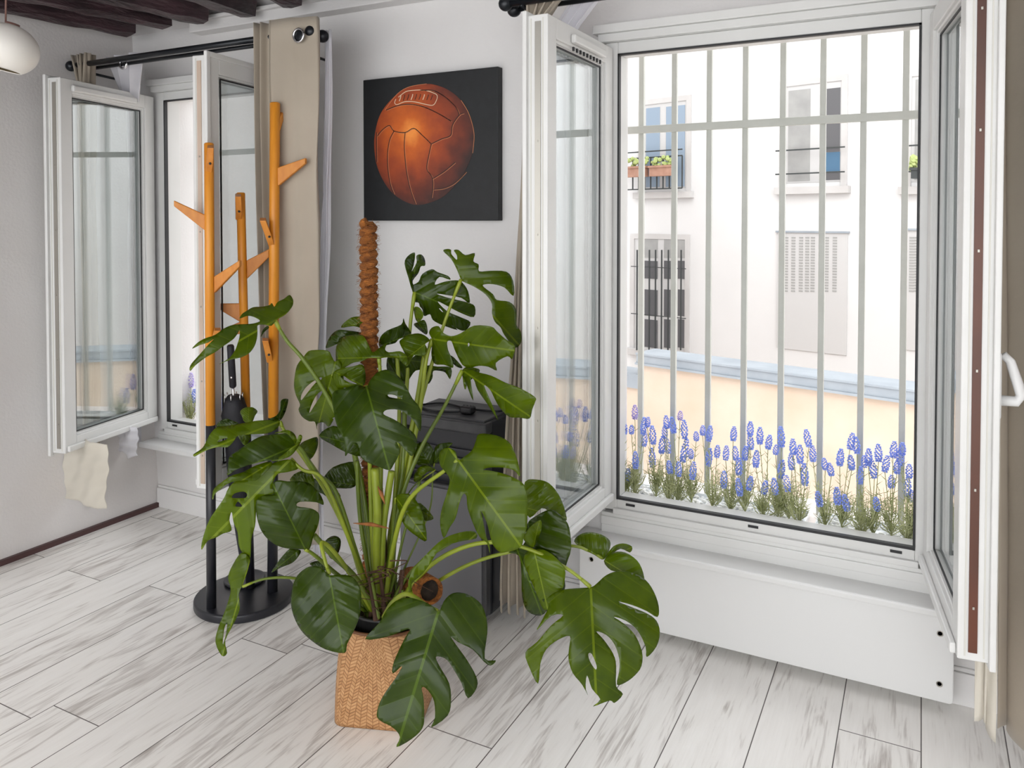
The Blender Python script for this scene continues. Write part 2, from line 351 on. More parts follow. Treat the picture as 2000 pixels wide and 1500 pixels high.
# beams
ends = [((182,74),(0,46)),((265,65),(27,21)),((335,50),(120,8)),((408,42),(230,2)),((500,30),(380,-8)),((590,10),(480,-40)),((700,-12),(600,-60)),((810,-30),(730,-80))]
for i, (e, s) in enumerate(ends):
    A = P(*e, Z=2.265); Bp = P(*s, Z=2.265); d = (Bp-A); d.z = 0; d.normalize()
    sd_ = Vector((d.y, -d.x, 0)); 
    if sd_.x > 0: sd_ = -sd_
    Lg = 3.7; bm = NB(); nseg = 46; rows = []
    if i == 0: A = A+d*.02
    for k in range(nseg+1):
        t = -.0+Lg*k/nseg; c = A+d*t; row = []
        for (wv, hv) in ((0,0),(-.045,-.006),(-.09,0),(-.092,.06),(-.09,.14),(0,.14),(.003,.06)):
            j = (random.uniform(-.005,.005), random.uniform(-.006,.006)) if hv < .1 else (0, 0)
            row.append(bm.verts.new(c - sd_*(wv) + Vector((j[0], 0, hv+j[1]))))
        rows.append(row)
    for r0, r1 in zip(rows, rows[1:]):
        for k in range(7): bm.faces.new((r0[k], r0[(k+1) % 7], r1[(k+1) % 7], r1[k]))
    bm.faces.new(rows[0]); bm.faces.new(rows[-1][::-1])
    o = obj('ceiling_beam', bm, M_beam)
    tag(o, ['dark rough beam nearest the left wall, above the globe lamp', 'second dark ceiling beam from the left wall', 'third dark ceiling beam from the left wall', 'fourth dark ceiling beam from the left wall',
            'fifth dark ceiling beam, ending above the left curtain rod', 'sixth dark ceiling beam, cut by the top of the photo', 'dark ceiling beam above the football canvas', 'dark ceiling beam next to the big window corner'][i], 'beam', 'old dark ceiling beams')
# skirtings
struct(obj('baseboard_left', Bx(.012, .03, -5.2, W0, 0, .022), M_dark))
bm = NB()
for a, b in ((.015, 2.25), (3.405, 5.6)):
    box(bm, a, b, W0-.014, W0, 0, .095); box(bm, a, b, W0-.008, W0, .095, .108)
struct(obj('baseboard_back', bm, M_wall, bevel=.003))

# ---------------- windows ----------------
def sash(win, hinge, free, z0, z1, side, front_glass, name_s, stile=.075, T=.066):
    """opened casement: local x from hinge to free edge, local y outward face -> room face"""
    h = Vector((hinge[0], hinge[1], 0)); f = Vector((free[0], free[1], 0)); wd = (f-h).length; ax = (f-h)/wd
    # exterior face looks to the other side of the niche; thickness grows away from it
    ny = Vector((-ax.y, ax.x, 0)); 
    if ny.x*side < 0: ny = -ny
    M = Matrix(((ax.x, ny.x, 0, h.x), (ax.y, ny.y, 0, h.y), (0, 0, 1, 0), (0, 0, 0, 1)))
    st = stile
    bm = NB()
    def ringprof(x0, x1, zz0, zz1, wi, y0, y1):
        box(bm, x0, x0+wi, y0, y1, zz0, zz1, M); box(bm, x1-wi, x1, y0, y1, zz0, zz1, M)
        box(bm, x0+wi, x1-wi, y0, y1, zz0, zz0+wi, M); box(bm, x0+wi, x1-wi, y0, y1, zz1-wi, zz1, M)
    ringprof(0, wd, z0, z1, st-.014, 0, T)
    ringprof(st-.016, wd-st+.016, z0+st-.016, z1-st+.016, .010, .008, T-.008)
    ringprof(st-.007, wd-st+.007, z0+st-.007, z1-st+.007, .007, .016, T-.016)
    # overlapping room-side lip
    ringprof(-.004, wd+.014, z0-.012, z1+.012, .02, T-.004, T+.010)
    fr = obj('sash', bm, M_pvc, win, bevel=.003)
    bm = Bx(st, wd-st, .026, .030, z0+st, z1-st, M=M); box(bm, st, wd-st, .040, .044, z0+st, z1-st, M)
    g = obj('glass_pane', bm, front_glass, fr)
    bm = NB()
    for yy in (.012, T-.012):
        for (a0, a1, b0, b1) in ((st-.002, st+.003, z0+st, z1-st), (wd-st-.003, wd-st+.002, z0+st, z1-st), (st, wd-st, z0+st-.002, z0+st+.003), (st, wd-st, z1-st-.003, z1-st+.002)):
            box(bm, a0, a1, yy+.003, yy+.007, b0, b1, M)
    obj('glazing_seal', bm, M_black, fr)
    # grooves and lock strip on the free edge
    bm = NB()
    for yy in (.014, .052): box(bm, wd-.001, wd+.0015, yy, yy+.003, z0+.01, z1-.01, M)
    obj('edge_groove', bm, M_pvcg, fr)
    bm = Bx(wd, wd+.003, .022, .040, z0+.02, z1-.02, M=M)
    ls = obj('lock_strip', bm, {'big_right': M_red, 'small_right': M_strip}.get(name_s, M_steel), fr)
    bm = NB(); zz = z0+.12
    while zz < z1-.1:
        box(bm, wd+.003, wd+.005, .029, .033, zz, zz+.006, M); zz += .27
    obj('lock_screw', bm, M_steel, ls)
    # drip lip under the exterior face
    obj('drip_lip', Bx(.01, wd-.01, -.014, .0, z0+.005, z0+.03, M=M), M_pvc, fr, bevel=.004)
    return fr, M, wd
def trickle(fr, M, x0, x1, z, holes):
    bm = Bx(x0, x1, -.018, 0, z-.014, z+.014, M=M)
    v = obj('trickle_vent', bm, M_pvc, fr, bevel=.006)
    bm = NB()
    for k in range(holes): 
        xx = x0+.02+(x1-x0-.04)*k/max(holes-1, 1); box(bm, xx-.004, xx+.004, -.004, .001, z-.034, z-.022, M)
    if holes: obj('vent_slot', bm, M_black, v)
def window(name, X0, X1, label):
    """fixed frame; X0..X1 clear opening between gaskets"""
    w_ = bpy.data.objects.new(name, None); COL.objects.link(w_); w_.location = ((X0+X1)/2, -.06, .427); struct(w_, label)
    z0, z1 = .427, 1.972; a, b = X0-.045, X1+.045
    bm = NB()
    box(bm, a, X0, -.06, .03, z0-.04, z1+.04); box(bm, X1, b, -.06, .03, z0-.04, z1+.04)
    box(bm, X0, X1, -.06, .03, z1, z1+.04); box(bm, X0, X1, -.058, .03, z0-.035, z0)
    box(bm, a-.02, b+.02, -.085, -.03, z1+.04, z1+.068); box(bm, a-.035, b+.035, -.098, -.03, z1+.068, z1+.098)
    box(bm, X0-.01, X1+.01, -.072, .0, z0-.05, z0-.030)
    obj('window_frame', bm, M_pvc, w_, bevel=.003)
    bm = Bx(a-.01, b+.01, -.066, .0, .30, z0-.05); box(bm, a-.01, b+.01, -.072, -.06, .335, z0-.062)
    obj('apron_board', bm, M_pvc, w_, bevel=.003)
    bm = NB()
    box(bm, X0, X0+.006, -.063, -.045, z0, z1); box(bm, X1-.006, X1, -.063, -.045, z0, z1)
    box(bm, X0, X1, -.063, -.045, z1-.006, z1); box(bm, X0, X1, -.062, -.045, z0, z0+.008)
    obj('gasket', bm, M_black, w_)
    bm = NB(); n = max(2, int((X1-X0)/.24)); 
    for k in range(n):
        xx = X0+.05+(X1-X0-.1)*k/(n-1); box(bm, xx-.016, xx+.016, -.0605, -.055, z0-.018, z0-.010)
    obj('drain_slot', bm, M_black, w_)
    return w_
A = P(320, 197, Y=-.06).x; win1 = window('window_1', A, .885, 'smaller left window with both white casements swung open')
B0 = P(1207, 105, Y=-.06).x; B1 = P(1800, 45, Y=-.06).x; win2 = window('window_2', B0, B1, 'large window on the right with both casements swung open')
fr, M, wd = sash(win1, (.040, -.075), (.160, -.615), .425, 1.99, -1, M_glass, 'small_left'); trickle(fr, M, .13, .50, 1.952, 0)
fr, M, wd = sash(win1, (.905, -.085), (.985, -.655), .425, 1.99, 1, M_frost, 'small_right')
fr, M, wd = sash(win2, (2.368, -.075), (2.364, -.595), .425, 1.99, -1, M_glass, 'big_left'); trickle(fr, M, .10, .36, 1.950, 9)
fr, M, wd = sash(win2, (3.330, -.075), (3.398, -.600), .398, 1.99, 1, M_glass, 'big_right')
# handle on the room face of the right casement
bm = Bx(wd-.055, wd-.022, .076, .086, 0.95, 1.10, M=M)
hd = obj('window_handle', bm, M_white, fr, bevel=.004)
bm = tube(NB(), [M @ Vector(v) for v in ((wd-.038, .084, .99), (wd-.038, .118, .99), (wd-.038, .128, 1.005), (wd-.038, .105, 1.08), (wd-.038, .09, 1.095))], [.012,.012,.012,.010,.009], 10)
obj('handle_grip', bm, M_white, hd, True)
# interior sills
sl = obj('window_sill', Bx(.018, 1.02, -.165, W0, .318, .343), M_white, win1, bevel=.006)
sl = obj('window_sill', Bx(2.26, 3.42, -.165, W0, .285, .308), M_white, win2, bevel=.006)
# exterior ledges
for a, b, n in ((-.1, 1.1, win1), (2.2, 3.50, win2)):
    obj('outer_ledge', Bx(a, b, -.0, .42, .30, .372), M_ext, n, bevel=.006)
# ---------------- glass-fronted wall heater under the big window ----------------
pa = P(1862, 1372, Y=-.13); 
ht = thing('wall_heater', 'long white panel heater with rounded corners under the large window', 'heater', (2.8, -.11, .03))
hx0, hx1 = 2.27, pa.x
def rrect(x0, x1, z0, z1, r, n=6):
    pts = []
    for cx, cz, a0 in ((x1-r, z1-r, 0), (x0+r, z1-r, 90), (x0+r, z0+r, 180), (x1-r, z0+r, 270)):
        for k in range(n+1): a = math.radians(a0+90*k/n); pts.append((cx+r*math.cos(a), cz+r*math.sin(a)))
    return pts
def extr(pts, y0, y1):
    bm = NB(); a = [bm.verts.new((x, y0, z)) for x, z in pts]; b = [bm.verts.new((x, y1, z)) for x, z in pts]
    bm.faces.new(a); bm.faces.new(b[::-1]); n = len(a)
    for i in range(n): bm.faces.new((a[i], b[i], b[(i+1) % n], a[(i+1) % n]))
    return bm
obj('heater_body', Bx(hx0+.02, hx1-.02, -.112, W0-.015, .035, .275), M_pvcg, ht, bevel=.004)
obj('heater_front', extr(rrect(hx0, hx1, .030, .284, .012), -.128, -.112), M_white, ht, bevel=.003)
for sx in (hx0+.045, hx1-.035):
    for sz in (.082, .227):
        o = obj('screw_cap', lathe(NB(), [(0,0),(.0055,0),(.0075,-.0015),(.0085,-.0015),(.0085,.003)], seg=16, M=Matrix.Rotation(-math.pi/2, 3, 'X')), M_steel, ht)
        o.location = (sx, -.128, sz); o.matrix_parent_inverse = parent_world(ht).inverted()
# ---------------- curtain rods, curtains ----------------
RY, RY2 = -.36, -.30
RA, RA2 = -.40, -.34
def rod(x0, x1, z, label, xa, xb, RY, RY2):
    t = thing('curtain_rod', label, 'curtain rod', ((x0+x1)/2, RY, z), 'double black curtain rods')
    for y, r, dz in ((RY, .0125, 0), (RY2, .009, -.005)):
        p = obj('rod', tube(NB(), [(x0, y, z+dz), (x1, y, z+dz)], r, 14), M_rod, t, True)
        for xx in (x0-.008, x1+.008): obj('finial', sphere(NB(), (xx, y, z+dz), .024, 3), M_rod, t, True)
    for xx in (xa, xb):
        obj('bracket', tube(NB(), [(xx, W0, z-.03), (xx, RY-.005, z-.012)], .006, 8), M_rod, t, True)
zr1 = P(612, 61, Y=RA).z; xr1 = P(605, 62, Y=RA).x
zr2 = P(986, 8, Y=RY).z; xr2 = P(992, 10, Y=RY).x
rod(-.085, xr1, zr1, 'double black curtain rod with ball ends over the smaller left window', -.09, xr1-.2, RA, RA2)
rod(xr2, 3.85, zr2, 'double black curtain rod over the large right window, mostly out of frame', xr2+.05, 3.75, RY, RY2)
def curtain(name, label, top, bot, zt, zb, y, folds, amp, m, rings=(), hem=0, ybot=None, nx=120, nz=40, fast=None, slowleft=False, group='curtains on the black rods'):
    """top=(x0,x1), bot=(x0,x1); pleated cloth"""
    bm = NB(); rows = []; ybot = y if ybot is None else ybot
    for j in range(nz+1):
        v = j/nz; z = zt+(zb-zt)*v; e = v*v*(3-2*v) if not fast else min(1, v/fast); e0 = v*v*(3-2*v) if fast and slowleft else e; xa = top[0]+(bot[0]-top[0])*e0; xb = top[1]+(bot[1]-top[1])*e; row = []
        for i in range(nx+1):
            u = i/nx; am = amp(u, v) if callable(amp) else amp
            yy = y+(ybot-y)*e+am*math.sin(u*folds*2*math.pi)+.004*math.sin(u*17+v*9)+.003*math.sin(v*23+u*5)
            x = xa+(xb-xa)*u+.25*am*math.sin(u*folds*4*math.pi)
            hz = hem*(math.sin(u*folds*2*math.pi+1)*.5) if v > .9 else 0
            row.append(bm.verts.new((x, yy, z+hz*(v-.9)*10)))
        rows.append(row)
    for a, b in zip(rows, rows[1:]):
        for i in range(nx): bm.faces.new((a[i], a[i+1], b[i+1], b[i]))
    o = obj(name, bm, m, smooth=True); s = o.modifiers.new('thick', 'SOLIDIFY'); s.thickness = .002
    tag(o, label, 'curtain', group)
    for (rx, ry, rz, axs) in rings:
        q = obj('eyelet', torus(NB(), (rx, ry, rz), .022, .005, axs), M_chrome, o, True)
    return o
zc1 = P(560, 42, Y=RA).z
# right-hand curtain of small window: flat wide panel + three tight folds at left
xl, xm, xr_ = P(495, 300, Y=-.45).x, P(530, 300, Y=-.44).x, P(623, 300, Y=RA).x
xbr = P(640, 1050, Y=-.27).x; zbr = P(638, 1057, Y=-.27).z
bm = NB(); prof = [(xl, -.02), (xl+.004, -.05), (xl+.014, -.012), (xl+.032, -.046), (xl+.042, -.01), (xm, -.044), (xm+.01, -.04), (xm+.09, -.034), ((xm+xr_)/2+.03, -.018), (xr_-.02, -.012), (xr_, -.004), (xr_-.015, .02)]
pp = catmull([(a, b) for a, b in prof], 6); rows = []
for j in range(51):
    v = j/50; z = zc1+(zbr-zc1)*v; row = []
    for k, (x, y) in enumerate(pp):
        u = k/(len(pp)-1); fl = v*v
        row.append(bm.verts.new((x+(xbr-xr_)*fl*u - .0*fl, RA+y+.07*fl+ .007*math.sin(v*16+u*7)*u + .006*math.sin(v*31+u*3)*u*v, z+.012*math.sin(u*9)*(v > .97))))
    rows.append(row)
for a, b in zip(rows, rows[1:]):
    for i in range(len(pp)-1): bm.faces.new((a[i], a[i+1], b[i+1], b[i]))
o = obj('curtain', bm, M_cur, smooth=True); s = o.modifiers.new('thick', 'SOLIDIFY'); s.thickness = .0025
tag(o, 'long beige linen curtain hanging behind the wooden coat rack', 'curtain', 'curtains on the black rods')
g = P(583, 69, Y=RA-.035); obj('eyelet', torus(NB(), g, .024, .0045, 'y'), M_chrome, o, True); obj('eyelet_hole', sphere(NB(), g+Vector((0,.003,0)), .021, 2, (1,.2,1)), M_rod, o, True)
# white sheer just right of it
curtain('sheer_curtain', 'thin white sheer peeping out right of the long beige curtain', (xr_-.04, xr_+.0), (xbr-.03, xbr+.02), zr1+.02, .11, RA2+.02, 2, .012, M_sheer)
# left-hand bunch of the small window
curtain('curtain', 'bunched beige curtain behind the left casement of the small window', (-.095, .045), (-.02, .02), zr1+.045, P(150, 975, Y=-.40).z, RA+.01, 4, .03, M_cur, hem=.02, nx=140, fast=.08)
g = P(203, 118, Y=RY)
curtain('sheer_curtain', 'white sheer with eyelet at top left, swept behind the left casement', (P(207, 120, Y=RA2).x, P(283, 110, Y=RA2).x), (-.055, .01), zr1+.035, .335, RA2, 2.5, .014, M_sheer, rings=[(P(247, 128, Y=RA2).x, RA2-.016, zr1-.008, 'y')], fast=.12, ybot=-.15)
o = curtain('cloth_lining', 'cream cloth end hanging below the open left casement', (P(120,900,Y=-.52).x+.01, P(212,900,Y=-.52).x), (P(124,950,Y=-.52).x+.01, P(206,950,Y=-.52).x), .46, P(165,985,Y=-.52).z, -.52, 1.0, .010, M_curl, hem=.01, group=None)
o['category'] = 'curtain'
o = curtain('sheer_hem', 'ragged white sheer hem tucked over the left sill under the casement', (P(190,880,Y=-.25).x, P(270,880,Y=-.25).x), (P(186,890,Y=-.25).x, P(268,880,Y=-.25).x), .45, P(240,888,Y=-.25).z, -.25, 2.0, .012, M_sheer, hem=.02, group=None)
# big window, left bunch
xa, xb = P(1014, 200, Y=RY).x, P(1052, 200, Y=RY).x
curtain('curtain', 'beige curtain squeezed between the football canvas wall and the large window', (xa, P(1130, 0, Y=RY).x), (P(978, 1150, Y=-.26).x, P(1036, 1150, Y=-.26).x), zr2+.04, P(985, 1182, Y=-.27).z, RY, 4, .028, M_cur, hem=.03, ybot=-.27, fast=.07, slowleft=True)
curtain('sheer_curtain', 'white sheer swept back behind the left casement of the large window', (P(1125, 0, Y=RY2).x, P(1195, 0, Y=RY2).x), (2.17, 2.265), zr2+.03, .32, RY2, 3, .012, M_sheer, fast=.07, ybot=-.20)
# big window, right bunch
xr0 = P(1962, 300, Y=RY).x
curtain('curtain', 'dark beige curtain hanging at the right edge of the photo', (xr0-.02, xr0+.40), (P(1945, 1400, Y=-.32).x, xr0+.42), zr2+.04, P(1990, 1452, Y=-.40).z, RY, 5, .035, M_cur, hem=.03, ybot=-.38, nx=160)
curtain('curtain_lining', 'pale curtain end hanging below the open right casement', (P(1900, 1250, Y=-.46).x, P(1948, 1250, Y=-.46).x), (P(1903, 1400, Y=-.46).x, P(1946, 1400, Y=-.46).x), 1.0, P(1930, 1432, Y=-.46).z, -.46, .5, .02, M_curl, hem=.05, group=None)

# ---------------- football canvas ----------------
PY = -.085
tl = P(709, 158, Y=PY); br = P(973, 430, Y=PY); x0, x1, z1, z0 = tl.x, br.x, (tl.z+P(973,128,Y=PY).z)/2, br.z-.002
M_canv = noisy('black_printed_canvas', (.006,.007,.008), (.010,.011,.013), 30, .55, .1, 400)
cv = obj('canvas_picture', Bx(x0, x1, PY, W0, z0, z1), M_canv, bevel=.003); tag(cv, 'square black canvas print of an old laced leather football', 'picture')
def ball_mat():
    m = mat('printed_leather_ball', (.4,.1,.02), .55); b = m.node_tree.nodes['Principled BSDF']
    uv = N(m, 'ShaderNodeTexCoord'); sp = N(m, 'ShaderNodeVectorMath', operation='DISTANCE'); L(m, uv, 'UV', sp, 0); sp.inputs[1].default_value = (.36,.62,0)
    n = N(m, 'ShaderNodeTexNoise'); n.inputs['Scale'].default_value = 6; n.inputs['Detail'].default_value = 6; L(m, uv, 'UV', n, 'Vector')
    a = N(m, 'ShaderNodeMath', operation='MULTIPLY_ADD'); L(m, n, 'Fac', a, 0); a.inputs[1].default_value = .35; m.node_tree.links.new(sp.outputs['Value'], a.inputs[2])
    r = ramp(m, [(.16, (.92,.30,.05)), (.30, (.62,.125,.012)), (.50, (.33,.052,.010)), (.68, (.13,.022,.009)), (.85, (.03,.010,.008))]); L(m, a, 0, r, 0); L(m, r, 0, b, 'Base Color'); return m
M_ball = ball_mat(); M_seam = mat('print_dark_seam', (.035,.010,.006), .6); M_seaml = mat('print_light_seam', (.62,.24,.10), .6); M_lace = mat('print_lace', (.75,.60,.42), .6)
# crop of the print is measured as (0..1, 0..1) inside the square
def PX(cx, cy):
    # perspective-corrected position from the enlarged photo (118,242)-(1225,118)/(1225,1372)-(122,1380)
    q = P(680+cx/4.166, 100+cy/4.166, Y=PY); return q
def flat(name, pts2, y, m, parent, uvs=False):
    bm = NB(); vs = [bm.verts.new((p[0], y, p[1])) for p in pts2]; f = bm.faces.new(vs)
    r = bmesh.ops.extrude_face_region(bm, geom=[f]); 
    for v in [g for g in r['geom'] if isinstance(g, bmesh.types.BMVert)]: v.co.y += .0008
    if uvs:
        xs = [p[0] for p in pts2]; zs = [p[1] for p in pts2]; ul = bm.loops.layers.uv.new('UVMap')
        for ff in bm.faces:
            for l in ff.loops: l[ul].uv = ((l.vert.co.x-min(xs))/(max(xs)-min(xs)), (l.vert.co.z-min(zs))/(max(zs)-min(zs)))
    return obj(name, bm, m, parent)
ring = []
for (cx, cy) in catmull([(640,266),(760,290),(860,345),(940,430),(1000,560),(1026,680),(1015,820),(960,960),(880,1080),(780,1180),(660,1235),(545,1250),(430,1205),(340,1130),(270,1020),(228,900),(213,760),(225,640),(260,520),(320,430),(400,350),(500,290)], 5, True):
    q = PX(cx, cy); ring.append((q.x, q.z))
ball = flat('printed_ball', ring[::-1], PY-.0012, M_ball, cv, True)
def seam(pts, wd_, m, nm):
    pl = catmull([tuple(PX(*p)) for p in pts], 4); pl = [(p[0], PY-.0016, p[2]) for p in pl]; bm = NB(); rows = []
    for i, p in enumerate(pl):
        d = Vector(pl[min(i+1, len(pl)-1)])-Vector(pl[max(i-1, 0)]); d.normalize(); nn = Vector((-d.z, 0, d.x))*wd_
        rows.append((bm.verts.new(Vector(p)+nn), bm.verts.new(Vector(p)-nn)))
    for a, b in zip(rows, rows[1:]): bm.faces.new((a[0], a[1], b[1], b[0]))
    o = obj(nm, bm, m, ball); s = o.modifiers.new('t', 'SOLIDIFY'); s.thickness = .0004; return o
SE = [[(310,480),(400,445),(500,432),(620,455),(740,510),(840,570)], [(590,318),(700,322),(800,380),(880,460),(905,515)], [(240,690),(280,640),(338,605),(375,650),(465,662),(535,628),(600,680),(678,755)],
      [(375,650),(340,720),(322,830),(325,960),(345,1080),(375,1160)], [(465,662),(458,760),(465,880),(480,1000),(510,1130),(550,1240)], [(678,755),(760,715),(835,685),(850,600),(905,520),(940,505)],
      [(678,755),(655,860),(642,960),(685,1025),(690,1110),(680,1190)], [(685,1040),(780,980),(870,905)], [(695,1125),(780,1115),(870,1070),(960,980)], [(232,660),(232,780),(235,900)]]
for i, s_ in enumerate(SE): seam(s_, .0017, M_seam, 'printed_seam'); seam([(a+7, b+5) for a, b in s_], .0007, M_seaml, 'seam_highlight')
seam([(390,390),(380,420),(400,435),(460,412),(540,412),(620,430),(690,440),(720,400),(725,360),(690,338),(620,318),(540,318),(470,330),(410,375)], .0013, M_lace, 'printed_lace')
for k in range(9):
    cx = 425+k*32; cy = 385-8*math.sin(k*.4); seam([(cx-8, cy+22-k), (cx+2, cy-4-k), (cx+6, cy-28)], .0016, M_seam if k % 3 else M_lace, 'printed_lace')
seam([(920,400),(975,490),(1010,590),(1027,690),(1015,830)], .0009, M_seaml, 'rim_highlight')
seam([(300,480),(400,350),(500,290),(640,266)], .0008, M_seaml, 'rim_highlight')

# ---------------- globe pendant ----------------
lc = P(12, 96, d=2.65)
lp = thing('pendant_lamp', 'cream opal globe pendant lamp hanging below the beams at top left', 'lamp', lc)
Mr = Matrix.Rotation(math.radians(10), 3, 'Y') @ Matrix.Rotation(math.radians(-9), 3, 'X')
prof = [(.10*math.sin(a), .10*.86*math.cos(a)) for a in [math.pi*(.06+.74*k/24) for k in range(25)]]
o = obj('globe_shade', lathe(NB(), prof, lc, 40, Mr), M_lamp, lp, True); s = o.modifiers.new('t', 'SOLIDIFY'); s.thickness = .003
obj('darkened_inner_shell', lathe(NB(), [(a_*.965, b_*.965) for a_, b_ in prof[3:]], lc, 40, Mr), M_lampin, lp, True)  # added inner shell, yellowish; the hollow's shade is put into its colour
obj('shade_cap', lathe(NB(), [(.0,.092),(.022,.09),(.022,.078),(.012,.06)], lc, 20, Mr), M_cord, lp, True)
obj('bulb', sphere(NB(), lc+Vector((0,0,.01)), .026, 2), M_lamp, lp, True)
obj('cord', tube(NB(), [lc+Vector((0,0,.085)), lc+Vector((.004,0,.2)), Vector((lc.x+.004, lc.y, 2.40))], .003, 8), M_cord, lp, True)

# ---------------- coat rack ----------------
bc = P(478, 1157, Z=.03)
rk = thing('coat_rack', 'orange bamboo tree coat rack with three poles on a round black base', 'coat rack', (bc.x, bc.y, 0))
R_ = .176
obj('base', lathe(NB(), [(0,0),(R_-.004,0),(R_,.004),(R_,.026),(R_-.005,.031),(0,.031)], (bc.x, bc.y, 0), 64), M_blackm, rk, True, bevel=.002)
dc = P(478, 1133, Z=.033)
obj('drip_dish', lathe(NB(), [(0,.002),(.05,.002),(.068,.010),(.074,.012),(.076,.008),(.072,0)], (dc.x, dc.y, .031), 40), M_blackm, rk, True)
def pole(bpx, toppx, ysplit, r, flat_top=False):
    b = P(*bpx, Z=.03); d = (b-CAM).dot(FW); tp = P(toppx[0], toppx[1], d=d)
    tz = P(bpx[0], ysplit, d=d).z; mid = b+(tp-b)*((tz-.03)/(tp.z-.03))
    p1 = obj('pole', tube(NB(), [b, mid], r, 20), M_blackm, rk, True)
    o = obj('bamboo_pole', tube(NB(), [mid, tp-Vector((0,0,.004)), tp], [r, r, r*.75], 20), M_bamboo, rk, True)
    return o, d
pA, dA = pole((413,1187), (408,279), 830, .0165)
pC, dC = pole((532,1155), (537,200), 815, .0185)
pB, dB = pole((489,1148), (470,376), 800, .0160)
def peg(root, tip, depth, dt, w0, w1, th=.008, hole=False):
    """tapered flat wooden peg; root/tip = measured centre directions; dt = how much nearer the tip is"""
    a = P(*root, d=depth); b = P(*tip, d=depth-dt); ax = (b-a).normalized()
    up = Vector((0,0,1))
    n = ax.cross(up).normalized(); bm = NB(); vs = []
    for p, w_ in ((a, w0), (a+(b-a)*.5, (w0+w1)/2), (b, w1)):
        vs.append([bm.verts.new(p+up*sy*w_/2+n*sn*th) for sy, sn in ((-1,-1),(1,-1),(1,1),(-1,1))])
    for r0, r1 in zip(vs, vs[1:]):
        for k in range(4): bm.faces.new((r0[k], r0[(k+1) % 4], r1[(k+1) % 4], r1[k]))
    bm.faces.new(vs[0][::-1]); bm.faces.new(vs[-1])
    o = obj('peg', bm, M_bamboo2, rk, bevel=.0035, seg=3)
    return o
def fpeg(px, py0, py1, depth, lean=0):   # peg pointing towards the room with a dark screw hole
    a = P(px, py1, d=depth); b = P(px+lean, py0, d=depth-.012); c = P(px+lean, py0+6, d=depth-.075)
    n = RT*.011; bm = NB(); q = []
    for p in (a-FW*.012, b, c, P(px+lean*.4, (py0+py1)/2+8, d=depth-.045)): q.append((bm.verts.new(p-n), bm.verts.new(p+n)))
    for i in range(4): j = (i+1) % 4; bm.faces.new((q[i][0], q[j][0], q[j][1], q[i][1]))
    bm.faces.new([v[0] for v in q]); bm.faces.new([v[1] for v in q][::-1])
    o = obj('peg', bm, M_bamboo2, rk, bevel=.002)
    h = P(px+lean*.35, (py0+py1)/2+9, d=depth-.047); obj('screw_hole', sphere(NB(), h, .0045, 2), M_black, o, True)
peg((404,437),(340,397), dA, .03, .058, .020)
peg((420,556),(470,514), dA, .03, .058, .022)
fpeg(410, 283, 338, dA, 1)
fpeg(419, 640, 670, dA, 6)
fpeg(468, 378, 430, dB, -3)
peg((482,527),(526,494), dB, -.02, .070, .030)
peg((474,612),(424,597), dB, .02, .075, .016)
peg((470,640),(424,652), dB, .02, .045, .020)
peg((540,348),(598,314), dC, .03, .072, .020)
peg((543,245),(556,212), dC, -.05, .050, .020)
fpeg(533, 425, 482, dC, -20)
fpeg(529, 660, 708, dC, -11)
# umbrella standing in the dish
ub = thing('umbrella', 'folded black umbrella with straight handle standing in the coat rack', 'umbrella', (dc.x, dc.y, .034))
ut = P(450, 674, d=2.80); ud = (Vector((dc.x, dc.y, .034))-ut); 
def up_(t): return ut+ud*t
def at_y(py): return (py-674)/(1133-674)
can = obj('canopy', tube(NB(), [up_(at_y(v)) for v in (768,775,800,830,880,950,1020,1080,1128)], [.020,.034,.046,.042,.036,.032,.026,.017,.007], 16), M_umb, ub, True)
for v in can.data.vertices: 
    a = math.atan2(v.co.y-ut.y, v.co.x-ut.x); k = 1+.12*math.sin(a*8); c = up_(max(0, min(1, (ut.z-v.co.z)/(ut.z-dc.z)))); v.co.x = c.x+(v.co.x-c.x)*k; v.co.y = c.y+(v.co.y-c.y)*k
obj('shaft', tube(NB(), [up_(at_y(748)), up_(at_y(790))], .0045, 10), M_chrome, ub, True)
hn = obj('handle', tube(NB(), [up_(0), up_(at_y(676)), up_(at_y(750)), up_(at_y(752))], [.010,.0125,.0125,.010], 14), M_umb, ub, True)
hp = up_(at_y(733))-FW*.0125; obj('handle_badge', sphere(NB(), hp, .005, 2, (1,.5,1)), M_chrome, hn, True)
for k in range(6):
    a = k*math.pi/3; q = up_(at_y(772)); obj('rib_tip', tube(NB(), [q+Vector((.03*math.cos(a), .03*math.sin(a), -.008)), q+Vector((.032*math.cos(a), .032*math.sin(a), .016))], .0022, 6), M_chrome, ub, True)

